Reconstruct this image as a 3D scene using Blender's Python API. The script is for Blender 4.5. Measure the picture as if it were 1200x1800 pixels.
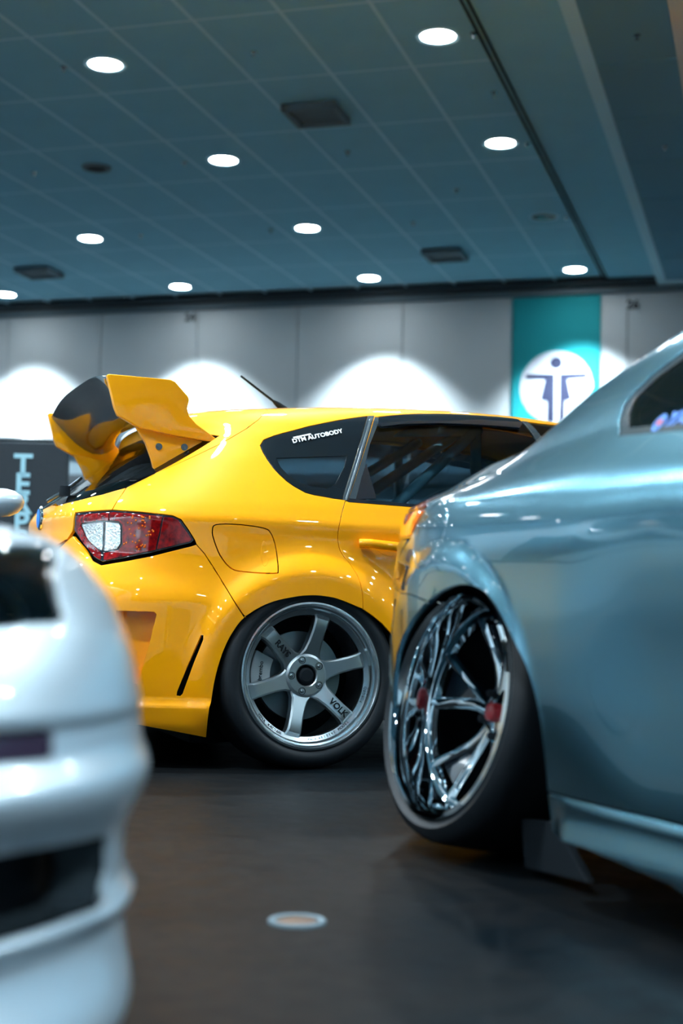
import bpy, bmesh, math, random
import numpy as np
from math import sin, cos, tan, atan2, radians, pi, sqrt, hypot
from mathutils import Vector, Matrix
from mathutils.geometry import delaunay_2d_cdt

for o in list(bpy.data.objects):
    bpy.data.objects.remove(o, do_unlink=True)
scene = bpy.context.scene
COL = scene.collection
random.seed(7)

# ------------------------------------------------------------------ camera
CAM_H = 0.60; PITCH = radians(3.3); ROLL = radians(1.22); FPX = 2500.0     # 50 mm lens, 1200 x 1800 frame
c_fwd = np.array([0, cos(PITCH), sin(PITCH)])
_r = np.array([1.0, 0, 0]); _u = np.cross(_r, c_fwd)
c_right = cos(ROLL)*_r + sin(ROLL)*_u
c_up = -sin(ROLL)*_r + cos(ROLL)*_u
c_pos = np.array([0, 0, CAM_H])
cd = bpy.data.cameras.new('camera'); cam = bpy.data.objects.new('camera', cd); COL.objects.link(cam)
cd.sensor_fit = 'VERTICAL'; cd.sensor_height = 36.0; cd.lens = 50.0
cd.clip_start = 0.05; cd.clip_end = 200
M3 = Matrix((c_right, c_up, -c_fwd)).transposed()
cam.matrix_world = Matrix.Translation(Vector(c_pos)) @ M3.to_4x4()
cd.dof.use_dof = True; cd.dof.focus_distance = 4.85; cd.dof.aperture_fstop = 1.9
scene.camera = cam

# ------------------------------------------------------------------ world, exposure
w = bpy.data.worlds.new('world'); scene.world = w; w.use_nodes = True
w.node_tree.nodes['Background'].inputs[0].default_value = (0.03, 0.07, 0.09, 1)
w.node_tree.nodes['Background'].inputs[1].default_value = 0.3
vs = scene.view_settings
vs.view_transform = 'Standard'; vs.look = 'None'; vs.gamma = 1.0; vs.use_curve_mapping = False
vs.exposure = 0.0
LAMP_W = 960.0               # watts of each ceiling downlight
LAMP_RGB = (0.80, 0.93, 1.0)

# ------------------------------------------------------------------ pixel helpers (1200 x 1800 frame)
def ray(px, py):
    d = c_fwd + c_right*(px-600)/FPX - c_up*(py-900)/FPX
    return d/np.linalg.norm(d)
def proj(p):
    q = np.asarray(p)-c_pos; z = q@c_fwd
    return 600+FPX*(q@c_right)/z, 900-FPX*(q@c_up)/z
def on_z(px, py, z):
    d = ray(px, py); return c_pos + (z-CAM_H)/d[2]*d

# ------------------------------------------------------------------ materials
def mat(name, col, rough=0.5, metal=0.0, coat=0.0, spec=0.5, emit=None, es=0.0, noise=None, bump=None, coat_rough=0.02):
    m = bpy.data.materials.new(name); m.use_nodes = True
    nt = m.node_tree; b = nt.nodes['Principled BSDF']
    b.inputs['Base Color'].default_value = (*col, 1); b.inputs['Roughness'].default_value = rough
    b.inputs['Metallic'].default_value = metal; b.inputs['Specular IOR Level'].default_value = spec
    b.inputs['Coat Weight'].default_value = coat; b.inputs['Coat Roughness'].default_value = coat_rough
    if emit:
        b.inputs['Emission Color'].default_value = (*emit, 1); b.inputs['Emission Strength'].default_value = es
    if noise or bump:
        tc = nt.nodes.new('ShaderNodeTexCoord')
    if noise:
        sc, amt, col2 = noise
        n = nt.nodes.new('ShaderNodeTexNoise'); n.inputs['Scale'].default_value = sc; n.inputs['Detail'].default_value = 6
        mx = nt.nodes.new('ShaderNodeMixRGB'); mx.inputs[1].default_value = (*col, 1); mx.inputs[2].default_value = (*col2, 1)
        rmp = nt.nodes.new('ShaderNodeMapRange'); rmp.inputs[1].default_value = .35; rmp.inputs[2].default_value = .65
        rmp.inputs[4].default_value = amt
        nt.links.new(tc.outputs['Object'], n.inputs['Vector']); nt.links.new(n.outputs['Fac'], rmp.inputs[0])
        nt.links.new(rmp.outputs[0], mx.inputs[0]); nt.links.new(mx.outputs[0], b.inputs['Base Color'])
    if bump:
        sc, st = bump
        n2 = nt.nodes.new('ShaderNodeTexNoise'); n2.inputs['Scale'].default_value = sc; n2.inputs['Detail'].default_value = 8
        bp = nt.nodes.new('ShaderNodeBump'); bp.inputs['Strength'].default_value = st; bp.inputs['Distance'].default_value = .01
        nt.links.new(tc.outputs['Object'], n2.inputs['Vector']); nt.links.new(n2.outputs['Fac'], bp.inputs['Height'])
        nt.links.new(bp.outputs[0], b.inputs['Normal'])
    return m
def glass_mat(name, tint, refl=1.0, rough=0.0, ior=1.5):
    m = bpy.data.materials.new(name); m.use_nodes = True
    nt = m.node_tree; nt.nodes.clear()
    out = nt.nodes.new('ShaderNodeOutputMaterial'); mx = nt.nodes.new('ShaderNodeMixShader')
    tr = nt.nodes.new('ShaderNodeBsdfTransparent'); tr.inputs[0].default_value = (*tint, 1)
    gl = nt.nodes.new('ShaderNodeBsdfGlossy'); gl.inputs[0].default_value = (refl, refl, refl, 1); gl.inputs['Roughness'].default_value = rough
    fr = nt.nodes.new('ShaderNodeFresnel'); fr.inputs[0].default_value = ior
    nt.links.new(fr.outputs[0], mx.inputs[0]); nt.links.new(tr.outputs[0], mx.inputs[1]); nt.links.new(gl.outputs[0], mx.inputs[2])
    nt.links.new(mx.outputs[0], out.inputs[0])
    return m
MT = {}
MT['tile'] = mat('ceiling_tile', (.27, .60, .75), .9, noise=(3, .5, (.24, .55, .70)), bump=(90, .15))
MT['tbar'] = mat('tbar_white', (.50, .80, .92), .6)
MT['dark'] = mat('matte_black', (.006, .010, .014), .8, spec=.15)
MT['blk_gloss'] = mat('gloss_black', (.008, .012, .018), .08, coat=1)
MT['wall'] = mat('wall_panel', (.54, .60, .63), .75, bump=(40, .08))
MT['wall2'] = mat('wall_side', (.12, .17, .20), .8)
MT['band'] = mat('dark_band', (.02, .03, .038), .7)
MT['yellow'] = mat('yellow_paint', (1.0, .385, .0), .5, coat=.9, spec=.1)
MT['yellow'].node_tree.nodes['Principled BSDF'].inputs['Coat IOR'].default_value = 1.65
MT['silver'] = mat('silver_blue_paint', (.15, .36, .47), .25, metal=1.0, coat=1.0)
MT['white'] = mat('white_paint', (.72, .87, .97), .36, metal=.5, coat=1.0)
MT['lamp'] = mat('lamp_glow', (1, 1, 1), .5, emit=(.93, .98, 1.0), es=60)
MT['tyre'] = mat('tyre_rubber', (.006, .010, .014), .55, spec=.3, noise=(30, .5, (.010, .014, .019)))
MT['gunmetal'] = mat('gunmetal_alloy', (.46, .54, .58), .36, metal=1)
MT['lip'] = mat('machined_lip', (.62, .70, .74), .26, metal=1)
MT['chrome'] = mat('chrome', (.80, .90, .95), .04, metal=1)
MT['steel'] = mat('brake_steel', (.20, .25, .28), .4, metal=1)
MT['glass'] = glass_mat('tinted_glass', (.30, .42, .48))
MT['glass_dark'] = glass_mat('dark_tint_glass', (.05, .09, .12))
MT['glass_clear'] = glass_mat('clear_glass', (.85, .95, 1.0))
MT['trim'] = mat('window_trim', (.03, .045, .055), .25, coat=.6)
MT['alutrim'] = mat('satin_trim', (.35, .45, .5), .3, metal=1)
MT['red_lens'] = mat('red_lens', (.28, .004, .004), .08, coat=1, noise=(60, 1, (.08, .002, .004)))
MT['amber'] = mat('amber_lens', (.9, .16, .01), .1, coat=1)
MT['orange_side'] = mat('orange_marker', (.85, .16, .01), .1, coat=1)
MT['reflector'] = mat('lamp_reflector', (.75, .85, .9), .15, metal=1, bump=(120, .8))
MT['tube'] = mat('cage_tube', (.40, .66, .74), .35, coat=.5)
MT['frit'] = mat('glass_border', (.004, .009, .013), .25, spec=.25)
MT['sticker'] = mat('white_sticker', (.85, .92, .95), .6)
MT['blue_sticker'] = mat('blue_sticker', (.03, .22, .75), .5)
MT['redcap'] = mat('red_cap', (.22, .008, .014), .3, coat=.6)
MT['black_cloth'] = mat('black_cloth', (.012, .02, .028), .9, bump=(30, .3))

# ------------------------------------------------------------------ object helpers
def tag(o, label=None, cat=None, group=None, kind=None):
    if label: o['label'] = label
    if cat: o['category'] = cat
    if group: o['group'] = group
    if kind: o['kind'] = kind
    return o
def empty(name, loc=(0, 0, 0), rz=0.0):
    o = bpy.data.objects.new(name, None); COL.objects.link(o); o.location = loc; o.rotation_euler = (0, 0, rz)
    o.empty_display_size = .1
    return o
def link(name, me, m, parent=None):
    o = bpy.data.objects.new(name, me); COL.objects.link(o)
    if m is not None and len(me.materials) == 0: me.materials.append(MT[m] if isinstance(m, str) else m)
    if parent: o.parent = parent
    return o
class MB:
    def __init__(s): s.v = []; s.f = []
    def add(s, vs, fs):
        b = len(s.v); s.v += [tuple(map(float, p)) for p in vs]; s.f += [tuple(i+b for i in f) for f in fs]; return s
    def box(s, c, d, M=None):
        x, y, z = c; a, b, e = d[0]/2, d[1]/2, d[2]/2
        vs = [Vector((x+i*a, y+j*b, z+k*e)) for k in (-1, 1) for j in (-1, 1) for i in (-1, 1)]
        if M is not None: vs = [M @ p for p in vs]
        return s.add(vs, [(0, 2, 3, 1), (4, 5, 7, 6), (0, 1, 5, 4), (2, 6, 7, 3), (0, 4, 6, 2), (1, 3, 7, 5)])
    def tube(s, pts, r, n=10, cap=True, closed=False):
        pts = [Vector(p) for p in pts]; rs = r if isinstance(r, (list, tuple)) else [r]*len(pts)
        rings = []; up = None
        for i, p in enumerate(pts):
            if closed: t = pts[(i+1) % len(pts)]-pts[i-1]
            else: t = pts[min(i+1, len(pts)-1)]-pts[max(i-1, 0)]
            t.normalize()
            if up is None: up = Vector((0, 0, 1)) if abs(t.z) < .9 else Vector((1, 0, 0))
            x = t.cross(up).normalized(); up = x.cross(t).normalized()
            rings.append([p + rs[i]*(cos(2*pi*k/n)*x + sin(2*pi*k/n)*up) for k in range(n)])
        vs = [q for R in rings for q in R]; fs = []
        m = len(rings)
        for i in range(m if closed else m-1):
            j = (i+1) % m
            for k in range(n): fs.append((i*n+k, i*n+(k+1) % n, j*n+(k+1) % n, j*n+k))
        if cap and not closed: fs += [tuple(range(n))[::-1], tuple((m-1)*n+k for k in range(n))]
        return s.add(vs, fs)
    def lathe(s, prof, n=64, M=None, closed=False, a0=0, a1=2*pi):
        # prof: (r, h) about local +Z
        full = abs(a1-a0-2*pi) < 1e-6; cnt = n if full else n+1
        vs = []; m = len(prof)
        for k in range(cnt):
            a = a0+(a1-a0)*k/n
            for r, h in prof:
                p = Vector((r*cos(a), r*sin(a), h)); vs.append(M @ p if M is not None else p)
        fs = []
        for k in range(n):
            j = (k+1) % cnt
            for i in range(m if closed else m-1):
                i2 = (i+1) % m
                fs.append((k*m+i, j*m+i, j*m+i2, k*m+i2))
        return s.add(vs, fs)
    def prism(s, poly, h0, h1, M=None):
        n = len(poly); vs = [Vector((x, y, h0)) for x, y in poly]+[Vector((x, y, h1)) for x, y in poly]
        if M is not None: vs = [M @ p for p in vs]
        fs = [tuple(range(n))[::-1], tuple(range(n, 2*n))]+[(i, (i+1) % n, n+(i+1) % n, n+i) for i in range(n)]
        return s.add(vs, fs)
    def mesh(s, name, smooth=None, bevel=0, seg=2):
        me = bpy.data.meshes.new(name); me.from_pydata(s.v, [], s.f)
        bm = bmesh.new(); bm.from_mesh(me)
        bmesh.ops.recalc_face_normals(bm, faces=bm.faces)
        if bevel:
            es = [e for e in bm.edges if len(e.link_faces) == 2 and e.calc_face_angle(0) > radians(28)]
            bmesh.ops.bevel(bm, geom=es, offset=bevel, segments=seg, profile=.6, affect='EDGES', clamp_overlap=True)
        bm.to_mesh(me); bm.free(); me.update()
        if smooth:
            for p in me.polygons: p.use_smooth = True
            me.set_sharp_from_angle(angle=radians(smooth))
        return me
    def build(s, name, m, parent=None, smooth=None, bevel=0, seg=2):
        return link(name, s.mesh(name, smooth, bevel, seg), m, parent)
def text_obj(name, body, size, m, parent, M, extrude=.001, shear=0, bold=0, spacing=1.0):
    cu = bpy.data.curves.new(name, 'FONT'); cu.body = body; cu.size = size; cu.extrude = extrude; cu.shear = shear
    cu.align_x = 'CENTER'; cu.align_y = 'CENTER'; cu.offset = bold; cu.space_character = spacing; cu.resolution_u = 3
    t = bpy.data.objects.new(name, cu); COL.objects.link(t)
    dg = bpy.context.evaluated_depsgraph_get(); me = bpy.data.meshes.new_from_object(t.evaluated_get(dg))
    bpy.data.objects.remove(t, do_unlink=True)
    me.transform(M)
    return link(name, me, m, parent)
def basis(o, x, y, z):
    M = Matrix((x, y, z)).transposed().to_4x4(); M.translation = Vector(o); return M
def catmull(pts, k=6, closed=False):
    P = [np.array(p, float) for p in pts]; n = len(P); out = []
    for i in range(n if closed else n-1):
        p0 = P[(i-1) % n] if closed or i > 0 else P[0]; p1 = P[i]; p2 = P[(i+1) % n]
        p3 = P[(i+2) % n] if closed or i+2 < n else P[-1]
        for j in range(k):
            t = j/k
            out.append(.5*((2*p1)+(-p0+p2)*t+(2*p0-5*p1+4*p2-p3)*t*t+(-p0+3*p1-3*p2+p3)*t**3))
    if not closed: out.append(P[-1])
    return out
def inside(P, poly):
    # P (n,2), poly (m,2) -> bool
    x, y = P[:, 0], P[:, 1]; r = np.zeros(len(P), bool); m = len(poly)
    for i in range(m):
        x1, y1 = poly[i]; x2, y2 = poly[(i+1) % m]
        if y1 == y2: continue
        c = ((y1 > y) != (y2 > y)) & (x < (x2-x1)*(y-y1)/(y2-y1)+x1)
        r ^= c
    return r
def seg_dist(P, poly):
    d = np.full(len(P), 1e9); m = len(poly)
    for i in range(m):
        a = poly[i]; b = poly[(i+1) % m]; ab = b-a; L = ab@ab
        if L == 0: continue
        t = np.clip(((P-a)@ab)/L, 0, 1); q = a+t[:, None]*ab
        d = np.minimum(d, np.hypot(*(P-q).T))
    return d
def area2(p): 
    x, y = p[:, 0], p[:, 1]; return .5*np.sum(x*np.roll(y, -1)-y*np.roll(x, -1))
def offset_poly(p, d):
    # moves the outline inwards by d (outwards when negative)
    if d == 0: return p
    sg = 1 if area2(p) > 0 else -1
    e = np.roll(p, -1, 0)-p; L = np.hypot(e[:, 0], e[:, 1])[:, None]; L[L == 0] = 1; e = e/L
    nrm = np.stack([-e[:, 1], e[:, 0]], 1)*sg
    pn = np.roll(nrm, 1, 0); b = nrm+pn; q = np.sum(b*b, 1)[:, None]; q[q < .6] = .6
    return p+2*d*b/q
def resample(p, h, closed=True):
    out = []; n = len(p)
    for i in range(n if closed else n-1):
        a = p[i]; b = p[(i+1) % n]; L = np.hypot(*(b-a)); k = max(1, int(math.ceil(L/h)))
        if L < 1e-6: continue
        for j in range(k): out.append(a+(b-a)*j/k)
    if not closed: out.append(p[-1])
    return np.array(out)

# ------------------------------------------------------------------ car surface: plan contour (polar round the tail, straight along the side) over a side profile
class Surf:
    """local frame: u along the car (the rounded end at -u), v outwards, z up.  param (s, t): s along the plan contour, t along the side profile, both roughly in metres"""
    def __init__(S, contact, vc, ang, prof, rear, uc, n, roof=None, belt=.94, disp=None, k=.85, uend=3.6):
        S.f = np.array([cos(ang), sin(ang), 0]); S.v = np.array([sin(ang), -cos(ang), 0])
        S.O = np.array([contact[0], contact[1], 0])-vc*S.v; S.ang = ang
        S.pz = np.array([p[0] for p in prof]); S.pw = np.array([p[1] for p in prof])
        S.pt = np.concatenate([[0], np.cumsum(np.hypot(np.diff(S.pz), np.diff(S.pw)))])
        # smooth the side profile
        tt = np.linspace(0, S.pt[-1], 900); ker = np.hanning(41); ker /= ker.sum()
        def sm(y):
            a = np.interp(tt, S.pt, y); a2 = np.concatenate([2*a[0]-a[20:0:-1], a, 2*a[-1]-a[-2:-22:-1]]); return np.convolve(a2, ker, 'valid')
        S.qz = sm(S.pz); S.qw = np.maximum(sm(S.pw), 0); S.qz = np.maximum.accumulate(S.qz+np.arange(900)*1e-7); S.qt = tt
        S.T = tt[-1]
        S.rz = np.array([p[0] for p in rear]); S.rr = np.array([p[1] for p in rear])
        zz = np.linspace(S.rz[0], S.rz[-1], 500); rr = np.interp(zz, S.rz, S.rr); ker = np.hanning(25); ker /= ker.sum()
        S.sz = zz; S.sr = np.convolve(np.concatenate([2*rr[0]-rr[12:0:-1], rr, 2*rr[-1]-rr[-2:-14:-1]]), ker, 'valid')
        S.uc = uc; S.n = n; S.roof = roof; S.belt = belt; S.disp = disp; S.k = k; S.top = S.qz[-1]; S.uend = uend
    def ru(S, u):                                  # roof height over u
        if S.roof is None: return S.top+0*u
        if not hasattr(S, 'roof_u'):               # the roof line, smoothed over about 0.2 m
            S.roof_u = np.linspace(-1.5, 4.5, 1201); y = np.interp(S.roof_u, [p[0] for p in S.roof], [p[1] for p in S.roof])
            k = np.hanning(45); k /= k.sum(); S.roof_y = np.convolve(np.pad(y, 22, 'edge'), k, 'valid')
        return np.interp(u, S.roof_u, S.roof_y)
    def zn(S, u, z):
        r = S.ru(u); return np.where(z > S.belt, S.belt+(z-S.belt)*(S.top-S.belt)/(r-S.belt), z)
    def zz(S, u, zn):
        r = S.ru(u); return np.where(zn > S.belt, S.belt+(zn-S.belt)*(r-S.belt)/(S.top-S.belt), zn)
    def base(S, s, zn, w=None):
        if w is None: w = np.interp(zn, S.qz, S.qw)
        L = S.uc-np.interp(zn, S.sz, S.sr)
        phi = np.clip(-s/S.k, 0, pi/2-1e-6); w1 = np.maximum(w, 1e-4)
        # polar radius of the superellipse
        q = ((np.sin(phi)/L)**S.n+(np.cos(phi)/w1)**S.n)
        return np.where(s < 0, q**(-1/S.n), w), phi
    def pos(S, s, t, off=0.0):
        s = np.asarray(s, float); t = np.asarray(t, float)
        zn = np.interp(t, S.qt, S.qz); w = np.interp(t, S.qt, S.qw)
        R, phi = S.base(s, zn, w)
        u = np.where(s < 0, S.uc-R*np.sin(phi), S.uc+s)
        z = S.zz(u, zn)
        if S.disp is not None: R = R+S.disp(u, z, phi, R)
        R = R+off
        return np.stack([np.where(s < 0, S.uc-R*np.sin(phi), S.uc+s), np.where(s < 0, R*np.cos(phi), R), z], -1)
    def normal(S, s, t):
        e = 2e-3
        s = np.asarray(s, float); t = np.asarray(t, float)
        a = S.pos(s+e, t)-S.pos(s-e, t); b = S.pos(s, np.clip(t+e, 0, S.T))-S.pos(s, np.clip(t-e, 0, S.T))
        n = np.cross(a, b); L = np.linalg.norm(n, axis=-1, keepdims=True); L[L == 0] = 1
        n = n/L
        return -n
    def st(S, p):
        u, v, z = p[..., 0], p[..., 1], p[..., 2]
        s = np.where(u < S.uc, -np.arctan2(S.uc-u, np.maximum(v, 1e-6))*S.k, u-S.uc)
        return s, np.interp(S.zn(u, z), S.qz, S.qt)
    def Fv(S, p):
        u, v, z = p[..., 0], p[..., 1], p[..., 2]
        s, t = S.st(p); zn = S.zn(u, z)
        R, phi = S.base(s, np.minimum(zn, S.top))
        uu = u
        if S.disp is not None: R = R+S.disp(uu, z, phi, R)
        r = np.where(u < S.uc, np.hypot(S.uc-u, v), v)
        return np.where(zn > S.top, 1.0, r-R)
    def world(S, p):
        p = np.asarray(p); return S.O+p[..., 0:1]*S.f+p[..., 1:2]*S.v+p[..., 2:3]*np.array([0, 0, 1.0])
    def local(S, w):
        q = np.asarray(w)-S.O; return np.stack([q@S.f, q@S.v, q[..., 2]], -1)
    def hit(S, px, py):
        d = ray(px, py); t = np.arange(.8, 9, .004)
        P = S.local(c_pos+t[:, None]*d); F = S.Fv(P); F = np.where(P[:, 1] < 0, 1, F)
        i = np.where(F < 0)[0]
        if len(i) == 0:
            j = int(np.argmin(np.abs(F)))
            p = P[j]
        else:
            a, b = t[i[0]-1], t[i[0]]
            for _ in range(25):
                m = .5*(a+b)
                if S.Fv(S.local((c_pos+m*d)[None]))[0] < 0: b = m
                else: a = m
            p = S.local((c_pos+b*d)[None])[0]
        return p
    def px(S, pts):                                # pixel list -> (s,t) list
        out = []
        for q in pts:
            p = S.hit(*q); s, t = S.st(p[None]); out.append((float(s[0]), float(t[0])))
        return out
    def uz(S, pts):                                # (u,z) on the side -> (s,t)
        out = []
        for u, z in pts:
            zn = float(S.zn(np.array(u), np.array(z)))
            if u >= S.uc: s = u-S.uc
            else:                                  # solve phi
                ph = np.linspace(0, pi/2, 3000); R, _ = S.base(-ph*S.k, np.full(3000, zn)); uu = S.uc-R*np.sin(ph)
                s = -float(np.interp(-u, -uu, ph))*S.k
            out.append((s, float(np.interp(zn, S.qz, S.qt))))
        return out
    def sz_(S, pts):                               # (s,z) with z below the belt
        return [(s, float(np.interp(z, S.qz, S.qt))) for s, z in pts]

def panel(S, name, outline, m, parent, holes=(), h=.02, gap=.002, thick=.012, off=0.0, smooth_in=None, mirror=False, both=False, crown=0.0, label=None):
    """one body panel: outline and holes are (s,t) polygons on the surface S; edges are turned inwards by `thick`"""
    out = resample(offset_poly(np.array(outline), gap), h*.7)
    hs = [resample(offset_poly(np.array(q), -gap), h*.7) for q in holes]
    lo = out.min(0); hi = out.max(0)
    gx, gy = np.meshgrid(np.arange(lo[0]+h/2, hi[0], h), np.arange(lo[1]+h/2, hi[1], h))
    G = np.stack([gx.ravel(), gy.ravel()], 1)
    ok = inside(G, out) & (seg_dist(G, out) > h*.45)
    for q in hs: ok &= ~inside(G, q) & (seg_dist(G, q) > h*.45)
    G = G[ok]
    loops = [out]+hs; V = np.concatenate(loops+[G]); E = []; b = 0
    for L in loops:
        n = len(L); E += [(b+i, b+(i+1) % n) for i in range(n)]; b += n
    r = delaunay_2d_cdt([Vector(p) for p in V], E, [], 0, 1e-7)
    W = np.array([tuple(p) for p in r[0]]); T = np.array(r[2])
    cen = W[T].mean(1); ok = inside(cen, out)
    for q in hs: ok &= ~inside(cen, q)
    T = T[ok]
    used = np.unique(T); mp = -np.ones(len(W), int); mp[used] = np.arange(len(used)); W = W[used]; T = mp[T]
    t = np.clip(W[:, 1], 0, S.T)
    P = S.pos(W[:, 0], t, off); N = S.normal(W[:, 0], t)
    if crown:
        dd = np.minimum(seg_dist(W, out)/crown, 1.0); P = P+N*(crown*.35*np.sqrt(np.clip(1-(1-dd)**2, 0, 1)))[:, None]
    # orient faces outwards
    fn = np.cross(P[T[:, 1]]-P[T[:, 0]], P[T[:, 2]]-P[T[:, 0]])
    fl = np.sum(fn*N[T[:, 0]], 1) < 0; T[fl] = T[fl][:, ::-1]
    # boundary edges
    cnt = {}
    for a, b_, c in T:
        for e in ((a, b_), (b_, c), (c, a)): cnt[(e[0], e[1])] = 1
    bd = [(a, b_) for (a, b_) in cnt if (b_, a) not in cnt]
    if both:                                       # halves that meet on the centre line are welded there
        mid = np.abs(P[:, 1]) < .006; P[mid, 1] = 0; N[mid, 1] = 0
        bd = [e for e in bd if not (mid[e[0]] and mid[e[1]])]
    n0 = len(P); Vs = [P]; Ns = [N]; faces = [tuple(map(int, f)) for f in T]
    if thick and bd:
        ids = sorted({i for e in bd for i in e}); ix = {i: k for k, i in enumerate(ids)}
        # in-surface outward direction of each boundary vertex
        dr = np.zeros((len(ids), 3))
        for a, b_ in bd:
            d = np.cross(P[b_]-P[a], N[a]); L = np.linalg.norm(d)
            if L > 0:
                d /= L; dr[ix[a]] += d; dr[ix[b_]] += d
        dr /= np.maximum(np.linalg.norm(dr, axis=1, keepdims=True), 1e-9)
        B = P[ids]; NB = N[ids]; nm = NB*.7+dr*.7
        r0 = B; r1 = B-NB*.0015+dr*.001; r2 = B-NB*thick+dr*.001
        Vs += [r0, r1, r2]; Ns += [NB, dr*.9+NB*.1, dr]
        k = len(ids)
        for a, b_ in bd:
            i, j = ix[a], ix[b_]
            faces.append((n0+j, n0+i, n0+k+i, n0+k+j)); faces.append((n0+k+j, n0+k+i, n0+2*k+i, n0+2*k+j))
    Va = np.concatenate(Vs); Na = np.concatenate(Ns)
    parts = [(Va, Na, faces)]
    if mirror or both:
        mv = Va*np.array([1, -1, 1]); mn = Na*np.array([1, -1, 1]); mf = [tuple(reversed(f)) for f in faces]
        parts = [(mv, mn, mf)] if mirror else [(Va, Na, faces), (mv, mn, mf)]
    VV = []; NN = []; FF = []; b = 0
    for v_, n_, f_ in parts:
        VV.append(v_); NN.append(n_); FF += [tuple(i+b for i in f) for f in f_]; b += len(v_)
    VV = np.concatenate(VV); NN = np.concatenate(NN)
    if both:
        h_ = len(Va); FF = [tuple(i-h_ if i >= h_ and VV[i, 1] == 0 else i for i in f) for f in FF]
        us = np.unique([i for f in FF for i in f]); mp = -np.ones(len(VV), int); mp[us] = np.arange(len(us))
        FF = [tuple(int(mp[i]) for i in f) for f in FF]; VV = VV[us]; NN = NN[us]
    # local (u, v, z) -> car object frame (x = u, y = -v)
    VV = VV*np.array([1, -1, 1]); NN = NN*np.array([1, -1, 1])
    FF = [tuple(reversed(f)) for f in FF]
    me = bpy.data.meshes.new(name); me.from_pydata([tuple(p) for p in VV], [], FF); me.update()
    # the y flip keeps handedness right: (u, -v, z) is a proper rotation of the world frame
    for p in me.polygons: p.use_smooth = True
    NN = NN/np.maximum(np.linalg.norm(NN, axis=1, keepdims=True), 1e-9)
    me.normals_split_custom_set_from_vertices([tuple(p) for p in NN])
    o = link(name, me, m, parent)
    if label: o['label'] = label
    return o
def L3(p):                                        # local (u, v, z) -> object frame
    return (p[0], -p[1], p[2])
def car_root(name, S):
    return empty(name, tuple(S.O), S.ang)
MT['caliper'] = mat('caliper_grey', (.40, .46, .48), .5)
# ================================================================== the hall
HA = radians(16.8); he = np.array([cos(HA), -sin(HA), 0]); hn = np.array([sin(HA), cos(HA), 0])
def hall(e, n, z=0.0): return tuple(e*he+n*hn+np.array([0, 0, z]))
CZ = 4.60; WN = 17.92
E0, E1, N0 = -16.0, 12.0, -9.0
HM = Matrix.Rotation(-HA, 4, 'Z')                # hall frame (e, n, z) -> world
def hall_obj(o): o.rotation_euler = (0, 0, -HA); return o
# floor
mf = bpy.data.materials.new('polished_concrete'); mf.use_nodes = True
nt = mf.node_tree; b = nt.nodes['Principled BSDF']; tc = nt.nodes.new('ShaderNodeTexCoord')
n1 = nt.nodes.new('ShaderNodeTexNoise'); n1.inputs['Scale'].default_value = .9; n1.inputs['Detail'].default_value = 7
n2 = nt.nodes.new('ShaderNodeTexNoise'); n2.inputs['Scale'].default_value = 14; n2.inputs['Detail'].default_value = 8
cr = nt.nodes.new('ShaderNodeValToRGB'); cr.color_ramp.elements[0].color = (.0006, .0035, .006, 1); cr.color_ramp.elements[1].color = (.0082, .0082, .0084, 1)
cr.color_ramp.elements[0].position = .32; cr.color_ramp.elements[1].position = .70
mxm = nt.nodes.new('ShaderNodeMath'); mxm.operation = 'MULTIPLY_ADD'; mxm.inputs[1].default_value = .35
mxr = nt.nodes.new('ShaderNodeMapRange'); mxr.inputs[3].default_value = .30; mxr.inputs[4].default_value = .58
sub = nt.nodes.new('ShaderNodeMath'); sub.operation = 'SUBTRACT'; sub.inputs[1].default_value = .17
for n in (n1, n2): nt.links.new(tc.outputs['Object'], n.inputs['Vector'])
nt.links.new(n2.outputs['Fac'], mxm.inputs[0]); nt.links.new(n1.outputs['Fac'], sub.inputs[0]); nt.links.new(sub.outputs[0], mxm.inputs[2])
nt.links.new(mxm.outputs[0], cr.inputs[0]); nt.links.new(cr.outputs[0], b.inputs['Base Color'])
nt.links.new(n2.outputs['Fac'], mxr.inputs[0]); nt.links.new(mxr.outputs[0], b.inputs['Roughness'])
b.inputs['Specular IOR Level'].default_value = .05
MT['floor'] = mf
fl = hall_obj(MB().box(((E0+E1)/2, (N0+WN)/2, -.1), (E1-E0, WN-N0, .2)).build('floor', 'floor')); tag(fl, kind='structure')
# far wall: tall partition panels on a darker dado
wall = hall_obj(MB().box(((E0+E1)/2, WN+.16, CZ/2), (E1-E0, .2, CZ)).build('wall_far', 'wall2')); tag(wall, kind='structure')
for nm, c, d in (('wall_left', (E0-.1, (N0+WN)/2, CZ/2), (.2, WN-N0, CZ)), ('wall_right', (E1+.1, (N0+WN)/2, CZ/2), (.2, WN-N0, CZ)), ('wall_back', ((E0+E1)/2, N0-.1, CZ/2), (E1-E0, .2, CZ))):
    tag(hall_obj(MB().box(c, d).build(nm, 'wall2')), kind='structure')
def wall_pt(px, py, n=WN):
    d = ray(px, py); t = (n-c_pos@hn)/(d@hn); p = c_pos+t*d; return p@he, p[2]
PW = wall_pt(900, 600)[0]-wall_pt(707, 600)[0]
pe0 = wall_pt(707, 600)[0]; zb = wall_pt(345, 772)[1]; zt = wall_pt(345, 545)[1]
pm = MB().box((0, 0, (zb+zt)/2), (PW-.012, .06, zt-zb)).mesh('wall_panel', bevel=.004)
k0 = int((E0-pe0)/PW); k1 = int((E1-pe0)/PW)
for k in range(k0+1, k1):
    o = link('wall_panel', pm, 'wall', wall); o.location = (pe0+(k+.5)*PW, WN+.03, 0)
pl = MB().box((0, 0, zb/2-.10), (PW*2-.02, .05, zb-.26)).mesh('dado_panel', bevel=.004)
for k in range(k0//2, k1//2):
    o = link('dado_panel', pl, 'wall2', wall); o.location = (pe0+(k*2+1)*PW, WN+.04, 0)
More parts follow.
